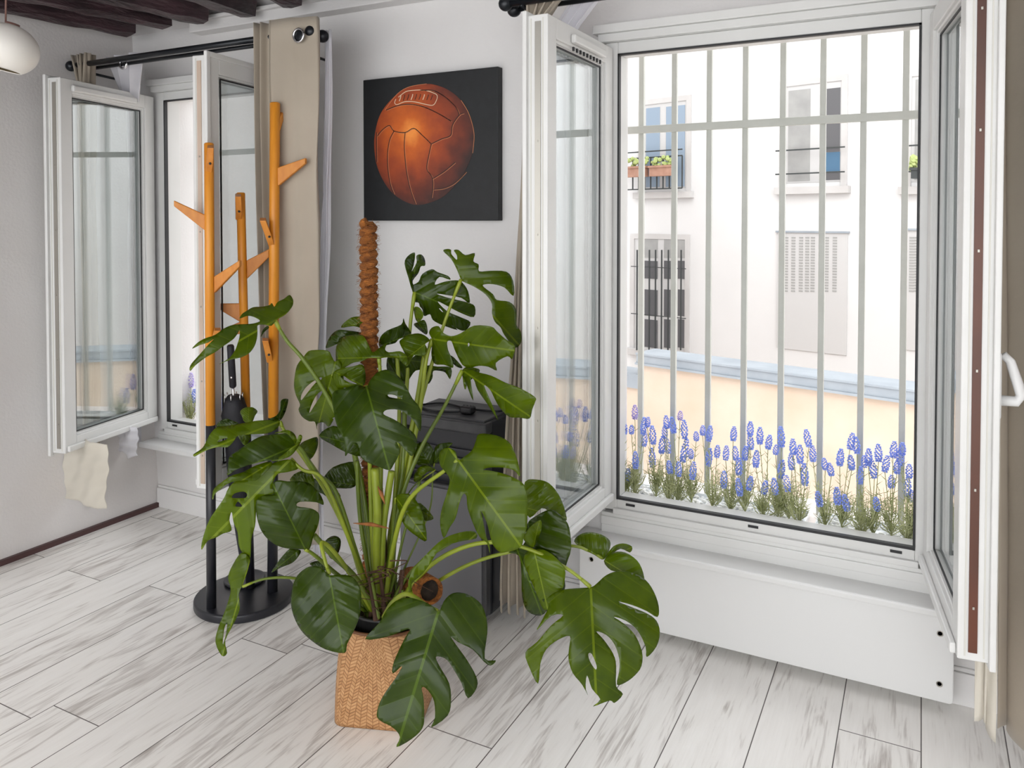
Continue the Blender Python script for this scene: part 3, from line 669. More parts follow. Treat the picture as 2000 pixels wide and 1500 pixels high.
# ---------------- portable air conditioner ----------------
fr_ = P(949, 1216, Z=.03)
ax1 = fr_.x; ay0 = fr_.y; ax0 = ax1-.36; ay1 = -.075; azt = P(945, 825, X=ax1, d=None).z if False else P(937, 828, Y=ay0).z
AC = thing('air_conditioner', 'dark grey portable air conditioner standing behind the big plant', 'air conditioner', ((ax0+ax1)/2, (ay0+ay1)/2, 0))
body = obj('housing', Bx(ax0, ax1, ay0+.03, ay1, .03, azt), M_acb, AC, bevel=.02, seg=4)
zv0 = P(935, 962, Y=ay0).z; zv1 = P(930, 850, Y=ay0).z
obj('front_panel', Bx(ax0+.004, ax1-.018, ay0, ay0+.035, .045, zv0-.01), M_acl, AC, bevel=.006)
obj('side_strip', Bx(ax1-.016, ax1-.001, ay0+.004, ay0+.035, .045, zv0-.01), M_acg, AC, bevel=.003)
bm = NB(); box(bm, ax0, ax1, ay0-.002, ay0+.05, zv1, azt); box(bm, ax1-.035, ax1, ay0-.002, ay0+.05, zv0, zv1); box(bm, ax0, ax0+.035, ay0-.002, ay0+.05, zv0, zv1); box(bm, ax0, ax1, ay0-.002, ay0+.05, zv0-.012, zv0+.006)
hood = obj('air_outlet_frame', bm, M_acg, AC, bevel=.008, seg=3)
for k in range(4):
    zz = zv0+.03+k*.032; obj('louvre', Bx(ax0+.036, ax1-.036, ay0+.02, ay0+.048, zz, zz+.006), M_blackm, AC)
obj('top_panel', Bx(ax0+.015, ax1-.015, ay0+.02, ay1-.02, azt-.004, azt+.006), M_acg, AC, bevel=.004)
for xx in (ax0+.05, ax1-.05):
    for yy in (ay0+.06, ay1-.05): obj('caster', tube(NB(), [(xx-.01, yy, .015), (xx+.01, yy, .015)], .015, 12), M_black, AC, True)
cp = P(915, 800, Z=azt+.02)
rcx = thing('plug', 'black power plug lying on top of the air conditioner', 'plug', (cp.x, cp.y, azt+.006))
obj('plug_body', Bx(cp.x-.028, cp.x+.022, cp.y-.022, cp.y+.020, azt+.0065, azt+.034), M_cable, rcx, bevel=.009, seg=3)
bm = NB()
for k in range(3): sphere(bm, (cp.x-.016+k*.014, cp.y-.004, azt+.034), .004, 1)
obj('plug_hole', bm, M_acg, rcx)
cy = azt+.011
cab = [(ax0+.03, ay0+.10, cy), (ax0+.10, ay0+.045, cy), (ax0+.2, ay0+.07, cy), (cp.x-.028, cp.y, cy+.006)]
obj('cable', tube(NB(), catmull(cab+[], 8), .004, 8), M_cable, rcx, True)
cab = [(ax0+.03, ay0+.10, cy), (ax0+.09, ay0+.16, cy), (ax0+.22, ay0+.13, cy), (ax1-.03, ay0+.15, cy), (ax1-.02, ay1-.04, cy)]
obj('cable', tube(NB(), catmull(cab, 8), .004, 8), M_cable, rcx, True)

# ---------------- basket, pot, coir poles ----------------
bq = P(738, 1415, Z=0); bcx = (P(637,1410,Z=0)+P(838,1360,Z=0))/2
BCX, BCY = 1.955, -.815; BH = .262; HW0, HW1 = .124, .121
def sqring(hw, r, n=8, rot=math.radians(20)):
    pts = []
    for cx, cy_, a0 in ((hw-r, hw-r, 0), (-hw+r, hw-r, 90), (-hw+r, -hw+r, 180), (hw-r, -hw+r, 270)):
        for k in range(n+1): a = math.radians(a0+90*k/n); pts.append((cx+r*math.cos(a), cy_+r*math.sin(a)))
    # subdivide straight runs
    out = []
    for i, p in enumerate(pts):
        q = pts[(i+1) % len(pts)]; out.append(p)
        if i % (n+1) == n:
            for j in range(1, 6): out.append((p[0]+(q[0]-p[0])*j/6, p[1]+(q[1]-p[1])*j/6))
    return [(x*math.cos(rot)-y*math.sin(rot), x*math.sin(rot)+y*math.cos(rot)) for x, y in out]
bm = NB(); uvl = bm.loops.layers.uv.new('UVMap'); rows = []; nz = 20
for j in range(nz+1):
    v = j/nz; hw = HW0+(HW1-HW0)*v+.004*math.sin(v*math.pi); rr = .035+.07*v
    rows.append([bm.verts.new((BCX+x, BCY+y, .001+BH*v)) for x, y in sqring(hw, rr)])
n = len(rows[0]); 
def arc(ps):
    s = [0]
    for i in range(n): s.append(s[-1]+math.dist(ps[i], ps[(i+1) % n]))
    return s
ar = arc(sqring(HW0, .06)); tot = ar[-1]
for j in range(nz):
    for i in range(n):
        f = bm.faces.new((rows[j][i], rows[j][(i+1) % n], rows[j+1][(i+1) % n], rows[j+1][i]))
        for l, (a, b) in zip(f.loops, ((ar[i], j), (ar[i+1], j), (ar[i+1], j+1), (ar[i], j+1))): l[uvl].uv = (a/tot*1.15*1.0, b/nz*.62)
bm.faces.new(rows[0][::-1])
bk = obj('woven_basket', bm, M_basket, smooth=True); s = bk.modifiers.new('t', 'SOLIDIFY'); s.thickness = .004; s.offset = -1
tag(bk, 'square woven seagrass basket holding the big potted plant on the floor', 'basket')
bk.data.polygons[-1].use_smooth = False
obj('basket_rim', tube(NB(), [(BCX+x, BCY+y, BH) for x, y in (lambda r: r+[r[0]])(sqring(HW1, .10))], .0045, 6, False), M_basket, bk, True)
pt = obj('plant_pot', lathe(NB(), [(0,.02),(.082,.02),(.103,.285),(.108,.288),(.108,.296),(.100,.296),(.096,.27),(0,.27)], (BCX, BCY, 0), 40), M_pot, smooth=True)
tag(pt, 'black plastic nursery pot showing just above the basket rim', 'pot')
so = obj('soil', lathe(NB(), [(0,.276),(.05,.28),(.094,.272)], (BCX, BCY, 0), 32), M_soil, pt, True)
def coir(name, label, a, b, r, pitch, hairs):
    """twisted coir-wrapped pole"""
    a = Vector(a); b = Vector(b); Lh = (b-a).length; d = (b-a)/Lh; u = d.orthogonal().normalized(); v = d.cross(u)
    bm = NB(); tube(bm, [a, b], r*.6, 12)
    npt = int(Lh/pitch*22); pts = []
    for k in range(npt+1):
        t = k/npt; ang = t*Lh/pitch*2*math.pi; rr = r*.50
        pts.append(a+d*(t*Lh)+(u*math.cos(ang)+v*math.sin(ang))*rr)
    tube(bm, pts, pitch*.56, 8)
    for q in bm.verts:
        if random.random() < .5: q.co += Vector((random.uniform(-1,1), random.uniform(-1,1), random.uniform(-1,1)))*.0028
    o = obj(name, bm, M_coir, smooth=True); tag(o, label, 'plant support pole')
    bm = NB()
    for k in range(hairs):
        t = random.random(); ang = random.uniform(0, 6.283); o_ = u*math.cos(ang)+v*math.sin(ang)
        p = a+d*(t*Lh)+o_*r*.95; e = p+o_*random.uniform(.002, .012)+d*random.uniform(-.012, .012)+o_.cross(d)*random.uniform(-.015, .015)
        tube(bm, [p-o_*.004, (p+e)/2+d*.002, e], .0004, 3, False)
    h = obj('loose_fibres', bm, M_coird, o); h['kind'] = 'stuff'
    return o
pd = 2.335; ptop = P(719, 434, d=pd); 
coir('coir_pole', 'tall orange coir rope pole rising from the plant pot below the canvas', (ptop.x+.008, ptop.y+.0, .28), ptop, .0262, .0255, 2200)
# short coir log resting on the rim with its dark hollow end to the room
ce = P(842, 1155, d=2.13); cb = P(800, 1130, d=2.28)
bm = NB(); Rl = .036
Mx = (ce-cb).to_track_quat('Z', 'Y').to_matrix()
lathe(bm, [(0,.02),(Rl*.72,.03),(Rl*.78,(ce-cb).length-.004),(Rl*.9,(ce-cb).length),(Rl,(ce-cb).length-.003),(Rl*1.02,.02),(Rl*.9,0),(0,0)], cb, 24, Mx)
for q in bm.verts: q.co += Vector((random.uniform(-1,1), random.uniform(-1,1), random.uniform(-1,1)))*.001
o = obj('coir_pole', bm, M_coir, smooth=True); tag(o, 'short hollow coir tube end lying in the pot among the stems', 'plant support pole')
bm = NB()
lathe(bm, [(0,.0),(Rl*.76,.0)], cb+(ce-cb)*.9, 24, Mx); obj('hollow_shade_disc', bm, M_soil, o)  # dark disc closing the tube, painted shade for its hollow

# ---------------- monstera ----------------
def C(o, s):
    return lambda pts: [(o[0]+x/s, o[1]+y/s) for x, y in pts]
C3 = C((300,950), 2.857); C4 = C((350,450), 2.857); C5 = C((750,750), 2.143); C9 = C((370,560), 5); C10 = C((370,840), 5); C11 = C((600,580), 5); C12 = C((780,470), 5.357)
mon = thing('monstera_plant', 'large swiss cheese plant with split glossy leaves growing in the basket', 'plant', (BCX, BCY, .275))
def inside(p, poly):
    c = False; j = len(poly)-1
    for i in range(len(poly)):
        a, b = poly[i], poly[j]
        if (a[1] > p[1]) != (b[1] > p[1]) and p[0] < (b[0]-a[0])*(p[1]-a[1])/(b[1]-a[1])+a[0]: c = not c
        j = i
    return c
NL = [0]
def leaf(cv_, poly, base, tip, d0, d1, tilt=0, cup=.05, bow=.03, m=None, holes=(), step=9, rip=.006, petiole=None, label=None):
    """blade with its own distance, bend and cup; base/tip along the midrib"""
    NL[0] += 1; sd0 = NL[0]*1.7
    poly = catmull(cv_(poly), 3, True); hs = [catmull(cv_(h), 3, True) for h in holes]
    (bx, by), (tx, ty) = cv_([base, tip]); Lx, Ly = tx-bx, ty-by; Ln = math.hypot(Lx, Ly); ux, uy = Lx/Ln, Ly/Ln
    vs = []; ed = []
    def addloop(lp):
        s = len(vs); cl = []
        for q in lp:
            if not cl or math.dist(q, cl[-1]) > .8: cl.append(q)
        vs.extend(Vector(q) for q in cl); k = len(cl); ed.extend((s+i, s+(i+1) % k) for i in range(k))
    addloop(poly)
    for h in hs: addloop(h)
    xs = [p[0] for p in poly]; ys = [p[1] for p in poly]
    y = min(ys)+step/2
    while y < max(ys):
        x = min(xs)+step/2
        while x < max(xs):
            q = (x+random.uniform(-1, 1), y+random.uniform(-1, 1))
            if inside(q, poly) and not any(inside(q, h) for h in hs): vs.append(Vector(q))
            x += step
        y += step
    r = delaunay_2d_cdt(vs, ed, [], 0, .3)
    bm = NB(); uvl = bm.loops.layers.uv.new('UVMap'); bv = []; st = []
    for q in r[0]:
        dx, dy = q[0]-bx, q[1]-by; t = (dx*ux+dy*uy)/Ln; s_ = (-dx*uy+dy*ux)/Ln
        w_ = min(abs(s_), 1.2)
        dep = d0+(d1-d0)*t+tilt*s_+cup*w_*w_*1.4-cup*.25*w_-bow*math.sin(max(-.3, min(1.2, t))*math.pi)+rip*math.sin(s_*11+t*5+sd0)+rip*.8*math.sin(t*13-w_*9+sd0*.7)
        bv.append(bm.verts.new(P(q[0], q[1], d=dep))); st.append((s_, t))
    for f in r[2]:
        c = (sum(r[0][i][0] for i in f)/3, sum(r[0][i][1] for i in f)/3)
        if not inside(c, poly) or any(inside(c, h) for h in hs): continue
        ff = bm.faces.new([bv[i] for i in f])
        for l, i in zip(ff.loops, f): l[uvl].uv = st[i]
    for v in [v for v in bm.verts if not v.link_faces]: bm.verts.remove(v)
    o = obj('leaf', bm, m or M_leaf, mon, True); s = o.modifiers.new('t', 'SOLIDIFY'); s.thickness = .0009
    if label: o['label'] = label
    if petiole:
        pts, rad, mm = petiole; k = len(pts)
        wp = [tuple(P(bx, by, d=d0+.002))]+[tuple(P(*p[:2], d=p[2])) for p in pts]
        pl = catmull(wp, 6); nn = len(pl)
        obj('petiole', tube(NB(), pl, [rad*(.75+.6*i/(nn-1)) for i in range(nn)], 10), mm or M_stem, o, True)
        # swollen yellow-green knee at the blade
        kn = pl[:4]; obj('petiole_joint', tube(NB(), kn, [rad*.95, rad*1.05, rad*1.0, rad*.85], 10), M_stemy, o, True)
    return o
Y = M_stemy; G = M_stem
# far / middle leaves first
leaf(C12, [(640,400),(600,300),(540,190),(460,110),(490,88),(540,95),(545,140),(600,200),(600,150),(570,100),(620,98),(690,150),(790,130),(775,215),(830,250),(835,320),(950,315),(1120,325),(1190,420),(1195,580),(1100,490),(980,455),(880,460),(890,490),(980,560),(1020,620),(1150,640),(1220,720),(1225,880),(1270,950),(1275,1060),(1210,1120),(1100,990),(1060,910),(1000,850),(970,760),(970,660),(900,560),(780,480),(660,425)],
     (645,405), (1240,1080), 2.40, 2.46, -.10, .05, .05, M_leaf, petiole=([(870,625,2.39),(835,740,2.37),(800,870,2.35),(765,1020,2.31),(748,1190,2.27)], .0058, Y))
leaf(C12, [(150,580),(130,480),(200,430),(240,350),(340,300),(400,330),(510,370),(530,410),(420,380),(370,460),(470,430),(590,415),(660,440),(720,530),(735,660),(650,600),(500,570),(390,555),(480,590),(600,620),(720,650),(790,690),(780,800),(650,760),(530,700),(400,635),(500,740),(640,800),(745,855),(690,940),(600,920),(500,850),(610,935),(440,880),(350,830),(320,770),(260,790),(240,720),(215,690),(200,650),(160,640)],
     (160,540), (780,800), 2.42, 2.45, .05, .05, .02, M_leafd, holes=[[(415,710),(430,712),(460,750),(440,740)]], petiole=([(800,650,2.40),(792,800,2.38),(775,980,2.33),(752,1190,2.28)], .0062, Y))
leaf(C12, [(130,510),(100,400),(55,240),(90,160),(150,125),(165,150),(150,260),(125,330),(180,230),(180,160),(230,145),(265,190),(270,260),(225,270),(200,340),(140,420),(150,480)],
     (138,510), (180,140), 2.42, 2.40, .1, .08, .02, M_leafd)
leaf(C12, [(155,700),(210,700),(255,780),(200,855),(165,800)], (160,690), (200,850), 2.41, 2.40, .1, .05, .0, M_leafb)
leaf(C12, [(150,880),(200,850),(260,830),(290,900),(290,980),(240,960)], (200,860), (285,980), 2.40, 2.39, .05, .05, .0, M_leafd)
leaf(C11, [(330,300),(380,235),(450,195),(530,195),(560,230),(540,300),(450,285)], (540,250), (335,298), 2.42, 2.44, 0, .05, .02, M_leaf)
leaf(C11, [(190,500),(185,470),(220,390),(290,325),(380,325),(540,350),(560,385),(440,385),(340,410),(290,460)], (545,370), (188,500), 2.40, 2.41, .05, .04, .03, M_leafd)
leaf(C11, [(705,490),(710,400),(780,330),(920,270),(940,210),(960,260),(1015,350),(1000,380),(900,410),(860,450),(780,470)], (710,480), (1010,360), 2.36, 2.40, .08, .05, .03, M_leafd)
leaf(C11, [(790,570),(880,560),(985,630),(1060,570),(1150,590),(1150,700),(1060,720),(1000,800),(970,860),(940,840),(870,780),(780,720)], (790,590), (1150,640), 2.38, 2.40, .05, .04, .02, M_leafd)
leaf(C11, [(700,600),(600,595),(540,625),(450,640),(380,680),(340,700),(290,690),(280,600),(285,480),(340,400),(430,370),(540,375),(600,470),(640,540),(700,500),(775,455),(760,510),(800,540),(900,530),(960,560),(985,620),(970,680),(880,600),(780,590)],
     (700,590), (285,600), 2.27, 2.33, .06, .05, .03, M_leaf, petiole=([(743,740,2.27),(745,850,2.28),(742,1000,2.27),(740,1180,2.26)], .006, Y))
leaf(C12, [(290,1310),(400,1320),(540,1330),(530,1450),(480,1380),(400,1360),(350,1370),(345,1440),(300,1500),(270,1400)], (290,1320), (530,1440), 2.38, 2.36, .05, .05, .0, M_leafd)
leaf(C12, [(525,1200),(580,1230),(660,1330),(600,1320),(550,1270)], (528,1205), (655,1328), 2.36, 2.36, 0, .05, .0, M_leafd)
leaf(C12, [(320,1040),(230,975),(120,980),(10,1040),(10,1090),(60,1190),(90,1310),(150,1200),(250,1210),(290,1130),(270,1080)], (325,1040), (50,1250), 2.31, 2.29, .05, .05, .02, M_leaf)
leaf(C12, [(340,1030),(310,965),(340,910),(410,895),(450,960),(540,1000),(640,970),(780,890),(960,900),(1020,950),(1110,1030),(1190,1080),(1210,1130),(1180,1240),(1130,1210),(1010,1280),(1020,1360),(930,1320),(830,1310),(740,1330),(660,1300),(590,1170),(560,1090),(540,1050),(500,1060),(510,1150),(550,1240),(560,1330),(470,1300),(370,1290),(335,1200),(340,1100)],
     (345,1030), (1200,1150), 2.32, 2.22, .10, .06, .03, M_leaf, holes=[[(715,1080),(728,1070),(735,1090),(720,1110)]], petiole=([(832,705,2.32),(820,800,2.32),(795,930,2.30),(765,1060,2.28),(750,1190,2.26)], .0068, Y))
leaf(C12, [(650,1370),(700,1320),(780,1330),(840,1350),(820,1400),(720,1480),(690,1560),(670,1500),(660,1420)], (655,1360), (690,1550), 2.29, 2.27, .05, .05, .0, M_leaf)
leaf(C4, [(1580,780),(1620,775),(1660,790),(1740,810),(1820,850),(1900,880),(1985,930),(1985,960),(1970,1000),(1955,1050),(1900,1045),(1840,1040),(1790,990),(1760,940),(1735,890),(1700,865),(1740,960),(1780,1060),(1720,970),(1665,890),(1645,835),(1625,830),(1640,950),(1600,850)],
     (1580,780), (1960,1040), 2.28, 2.12, .16, .06, .05, M_leaf, petiole=([(870,790,2.28),(820,880,2.28),(785,970,2.27),(762,1080,2.26),(748,1190,2.25)], .0062, G), label='glossy leaf catching white window light')
# centre-left back leaf with long slits
leaf(C9, [(1105,700),(1140,650),(1190,620),(1350,625),(1390,680),(1420,730),(1460,720),(1500,800),(1500,1200),(1400,1280),(1405,1300),(1360,1370),(1310,1325),(1250,1340),(1245,1400),(1225,1320),(1170,1315),(1100,1270),(1065,1200),(1080,1150),(1040,1060),(1020,960),(1040,800),(1075,730)],
     (1395,850), (1245,1400), 2.30, 2.34, .04, .05, .03, M_leaf, holes=[[(1280,885),(1200,930),(1130,990),(1090,1060),(1090,1110),(1140,1050),(1230,940),(1290,905)], [(1295,1015),(1240,1060),(1190,1160),(1170,1235),(1220,1160),(1290,1050)]],
     petiole=([(672,780,2.33),(690,880,2.34),(712,1020,2.30),(730,1190,2.27)], .0055, G))
leaf(C11, [(255,740),(320,700),(440,680),(540,660),(570,760),(560,850),(500,900),(400,890),(300,900),(250,1000),(235,850)], (260,730), (540,860), 2.28, 2.27, .05, .05, .02, M_leaf, holes=[[(330,785),(350,768),(420,815),(485,850),(410,835)]])
# lower middle leaves
leaf(C4, [(780,1145),(860,1090),(940,1130),(1000,1190),(1010,1260),(925,1235),(860,1200)], (1000,1200), (782,1146), 2.26, 2.28, 0, .05, .02, M_leafd)
leaf(C4, [(800,1390),(860,1320),(980,1290),(1000,1350),(980,1430),(900,1440),(800,1430)], (985,1420), (802,1400), 2.32, 2.36, 0, .05, .02, M_leafd)
leaf(C4, [(620,1400),(660,1350),(740,1380),(790,1400),(860,1440),(900,1480),(880,1530),(800,1470),(700,1440)], (880,1520), (622,1400), 2.30, 2.36, 0, .05, .02, M_leafd)
leaf(C3, [(1350,60),(1400,40),(1450,60),(1500,150),(1525,300),(1470,280),(1400,220),(1370,140)], (1350,60), (1525,300), 2.22, 2.18, .05, .05, .02, M_leaf, petiole=([(770,1010,2.24),(760,1100,2.25),(750,1190,2.25)], .003, G))
leaf(C3, [(1430,110),(1490,95),(1560,170),(1540,190),(1500,185)], (1430,105), (1560,172), 2.24, 2.24, 0, .05, .0, M_leaf)
leaf(C4, [(1310,1200),(1380,1180),(1420,1230),(1425,1300),(1380,1330),(1320,1300),(1290,1250)], (1400,1310), (1330,1190), 2.33, 2.33, 0, .05, .02, M_leafd)
leaf(C4, [(1420,1290),(1425,1215),(1455,1190),(1525,1185),(1495,1220),(1470,1260),(1440,1300)], (1425,1290), (1522,1186), 2.33, 2.33, 0, .05, .02, M_leafd, petiole=([(845,930,2.33),(838,1000,2.31),(790,1110,2.28),(755,1190,2.26)], .0025, G))
leaf(C4, [(1310,1370),(1330,1330),(1370,1310),(1430,1335),(1380,1350),(1340,1400),(1310,1400)], (1430,1335), (1312,1385), 2.31, 2.30, 0, .05, .02, M_leaf, petiole=([(800,960,2.3),(775,1040,2.27),(755,1180,2.26)], .0022, G))
leaf(C3, [(870,430),(920,415),(970,440),(960,470),(900,450)], (960,460), (870,430), 2.25, 2.25, 0, .05, 0, M_leafd)
# centre front leaf
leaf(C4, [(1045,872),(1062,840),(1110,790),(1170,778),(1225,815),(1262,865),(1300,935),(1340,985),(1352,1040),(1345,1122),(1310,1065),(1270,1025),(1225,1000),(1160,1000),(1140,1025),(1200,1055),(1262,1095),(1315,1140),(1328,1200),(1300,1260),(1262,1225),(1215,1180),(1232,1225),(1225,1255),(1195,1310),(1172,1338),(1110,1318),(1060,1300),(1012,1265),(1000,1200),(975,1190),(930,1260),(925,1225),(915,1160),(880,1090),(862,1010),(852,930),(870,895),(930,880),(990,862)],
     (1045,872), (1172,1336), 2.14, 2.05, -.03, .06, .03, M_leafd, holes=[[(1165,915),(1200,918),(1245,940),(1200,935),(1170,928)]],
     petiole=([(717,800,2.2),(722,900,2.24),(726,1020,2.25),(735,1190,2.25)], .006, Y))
# left arm leaf
leaf(C9, [(830,350),(870,310),(940,270),(1000,200),(1015,150),(1005,110),(975,80),(920,120),(860,150),(830,195),(805,160),(780,180),(700,195),(620,200),(560,235),(515,265),(490,310),(560,285),(620,290),(690,330),(640,355),(560,365),(440,370),(350,400),(250,470),(150,505),(80,545),(25,605),(100,570),(180,545),(240,510),(180,570),(100,660),(20,750),(0,800),(12,820),(60,765),(160,690),(250,640),(330,580),(430,510),(478,445),(488,420),(490,480),(465,570),(440,630),(385,700),(290,755),(390,715),(500,690),(580,650),(635,580),(660,500),(665,430),(668,375),(740,370),(800,380)],
     (835,330), (10,800), 2.26, 2.12, .12, .06, .05, M_leaf, petiole=([(560,665,2.26),(594,704,2.26),(640,775,2.27),(690,880,2.28),(715,1000,2.28),(735,1190,2.26)], .0062, G))
leaf(C9, [(760,385),(720,420),(695,490),(735,440),(775,400)], (765,388), (696,488), 2.26, 2.25, 0, .05, 0, M_leafd)
# left cluster
leaf(C9, [(540,1320),(510,1260),(495,1220),(530,1185),(590,1175),(640,1190),(665,1220),(640,1260),(610,1325)], (575,1320), (580,1180), 2.22, 2.26, 0, .06, 0, M_leafb)
leaf(C9, [(270,1375),(290,1320),(350,1290),(400,1300),(480,1340)], (470,1345), (285,1350), 2.20, 2.2, 0, .05, 0, M_leafd)
leaf(C10, [(470,40),(500,100),(540,150),(580,110),(595,40)], (530,40), (540,150), 2.21, 2.2, 0, .05, 0, M_leaf)
leaf(C9, [(780,1290),(850,1260),(885,1200),(890,1130),(910,1100),(960,1095),(965,1120),(945,1200),(920,1260),(890,1305),(850,1315)], (870,1300), (945,1100), 2.18, 2.2, .1, .08, 0, M_leafd)
leaf(C9, [(885,1310),(850,1290),(780,1300),(640,1310),(480,1340),(350,1360),(270,1370),(200,1440),(160,1520),(120,1580),(40,1635),(50,1658),(100,1630),(180,1590),(280,1565),(370,1565),(430,1510),(480,1450),(600,1440),(760,1430),(860,1380)],
     (880,1315), (45,1645), 2.17, 2.05, .16, .08, .03, M_leaf, holes=[[(270,1515),(330,1482),(375,1480),(330,1503)]], petiole=([(560,850,2.17),(592,892,2.18),(640,965,2.20),(690,1070,2.22),(728,1190,2.24)], .0058, Y))
leaf(C10, [(1060,180),(1100,120),(1180,85),(1245,68),(1258,120),(1240,200),(1190,280),(1130,290),(1080,230)], (1060,180), (1225,240), 2.20, 2.22, 0, .05, .02, M_leaf)
leaf(C10, [(1050,150),(1030,60),(980,30),(900,35),(800,45),(700,60),(600,110),(500,180),(400,250),(380,300),(375,380),(370,440),(450,390),(550,350),(700,310),(830,290),(950,270),(1020,220)],
     (1045,150), (372,438), 2.12, 2.02, .10, .06, .02, M_leafd, petiole=([(590,880,2.13),(618,925,2.16),(655,960,2.18),(695,1080,2.21),(730,1190,2.24)], .006, G))
leaf(C10, [(830,30),(900,10),(960,0),(1020,30),(1050,90),(1055,150),(1030,140),(1000,80),(940,30)], (1050,140), (835,28), 2.11, 2.1, 0, .05, 0, M_leaf)
leaf(C10, [(800,300),(900,250),(1000,170),(1040,130),(1070,50),(1100,55),(1095,100),(1060,170),(1000,240),(900,290)], (1060,140), (802,300), 2.11, 2.06, 0, .05, 0, M_leafb)
leaf(C10, [(1070,370),(1000,290),(880,300),(800,330),(700,380),(640,440),(560,490),(450,500),(380,570),(340,660),(280,750),(210,850),(160,960),(120,1100),(120,1170),(180,1080),(260,1050),(330,1010),(410,980),(390,880),(412,800),(430,900),(470,1000),(480,1120),(520,1200),(585,1270),(600,1180),(605,1060),(640,940),(650,820),(655,700),(700,650),(830,620),(810,540),(860,430),(960,410)],
     (990,280), (120,1160), 2.14, 2.08, -.06, .06, .04, M_leafb, holes=[[(415,660),(440,620),(520,600),(560,620),(550,660),(480,665)], [(450,745),(460,712),(480,700),(515,745)]], petiole=([(592,918,2.14),(625,930,2.15),(655,985,2.17),(695,1090,2.2),(728,1190,2.23)], .005, Y))
leaf(C10, [(790,305),(650,345),(520,410),(400,450),(300,520),(240,570),(222,640),(228,680),(250,620),(300,580),(360,530),(450,500),(560,490),(650,490),(720,430),(800,350)], (795,320), (225,670), 2.10, 2.04, .05, .05, .02, M_leaf)
leaf(C10, [(980,495),(1020,440),(1090,400),(1180,420),(1215,480),(1210,570),(1160,520),(1080,500)], (1210,560), (985,494), 2.2, 2.22, 0, .05, 0, M_leaf)
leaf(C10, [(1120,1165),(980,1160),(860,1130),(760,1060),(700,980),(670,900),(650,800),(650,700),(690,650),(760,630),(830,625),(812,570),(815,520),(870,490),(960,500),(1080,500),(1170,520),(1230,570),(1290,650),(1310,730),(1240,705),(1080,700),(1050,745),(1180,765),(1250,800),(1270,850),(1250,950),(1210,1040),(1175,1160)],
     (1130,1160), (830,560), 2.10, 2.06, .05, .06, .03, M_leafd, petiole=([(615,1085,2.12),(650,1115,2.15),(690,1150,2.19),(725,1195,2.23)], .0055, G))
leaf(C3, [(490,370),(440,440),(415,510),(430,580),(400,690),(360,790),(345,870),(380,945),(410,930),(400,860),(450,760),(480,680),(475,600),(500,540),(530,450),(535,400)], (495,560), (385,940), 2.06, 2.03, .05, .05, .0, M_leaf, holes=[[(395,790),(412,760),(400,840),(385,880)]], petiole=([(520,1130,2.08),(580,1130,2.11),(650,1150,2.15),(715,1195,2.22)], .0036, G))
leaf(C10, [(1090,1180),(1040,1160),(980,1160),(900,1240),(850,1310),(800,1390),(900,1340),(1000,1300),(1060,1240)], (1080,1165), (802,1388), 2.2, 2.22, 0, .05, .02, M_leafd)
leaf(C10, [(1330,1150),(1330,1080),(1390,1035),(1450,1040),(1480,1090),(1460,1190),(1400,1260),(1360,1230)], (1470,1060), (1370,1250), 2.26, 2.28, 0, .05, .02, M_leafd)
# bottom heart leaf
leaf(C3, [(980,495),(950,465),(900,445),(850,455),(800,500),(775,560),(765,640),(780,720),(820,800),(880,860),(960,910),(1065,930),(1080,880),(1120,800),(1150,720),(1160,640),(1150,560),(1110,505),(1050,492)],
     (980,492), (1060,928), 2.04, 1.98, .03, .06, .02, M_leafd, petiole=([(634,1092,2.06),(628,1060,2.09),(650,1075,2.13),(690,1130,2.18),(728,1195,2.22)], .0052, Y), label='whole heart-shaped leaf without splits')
# right side
leaf(C5, [(590,410),(640,400),(690,415),(730,460),(755,520),(765,570),(740,560),(700,540),(660,520),(610,560),(585,500)], (600,520), (760,560), 2.14, 2.16, .05, .05, .02, M_leafb)
leaf(C5, [(600,585),(640,550),(700,525),(750,560),(775,600),(783,690),(765,750),(755,800),(755,870),(700,930),(655,970),(600,950),(578,890),(575,800),(565,720),(520,705),(560,690),(590,660)], (560,700), (660,965), 2.10, 2.07, .1, .06, .02, M_leafd, label='dark leaf seen from its folded back')
leaf(C5, [(583,740),(600,700),(650,690),(700,710),(755,770),(755,830),(740,870),(690,940),(665,940),(640,880),(605,800)], (625,685), (685,942), 2.05, 2.04, .1, .06, .02, M_leafb, label='pale leaf with light streaks')
leaf(C5, [(655,570),(658,610),(640,660),(620,685),(590,660),(585,640),(610,600)], (625,680), (650,575), 2.05, 2.03, .05, .05, .0, M_leafb)
leaf(C5, [(310,318),(300,285),(275,268),(245,272),(230,300),(235,340),(250,360),(262,375),(275,400),(265,450),(240,530),(235,590),(250,645),(275,600),(300,560),(315,500),(332,460),(345,470),(350,520),(375,590),(400,640),(430,665),(443,710),(440,670),(428,640),(412,560),(405,530),(430,580),(445,640),(460,680),(490,705),(540,695),(575,680),(585,640),(598,600),(600,490),(590,430),(560,400),(500,375),(440,362),(415,360),(440,350),(500,350),(545,362),(568,388),(565,345),(545,280),(520,240),(470,215),(400,208),(385,235),(370,275),(335,305)],
     (310,318), (575,682), 2.04, 1.93, .06, .06, .03, M_leaf, petiole=([(867,920,2.07),(800,975,2.14),(770,1060,2.2),(750,1195,2.23)], .0058, Y), label='glossy split leaf in front of the air conditioner')
leaf(C5, [(795,660),(820,630),(860,620),(910,630),(945,655),(945,690),(920,735),(880,715),(840,690)], (915,730), (800,662), 2.10, 2.14, .05, .05, .02, M_leafb, petiole=([(1150,1076,2.10),(1110,1066,2.11),(1010,1075,2.14),(900,1110,2.17),(765,1195,2.22)], .0042, Y))
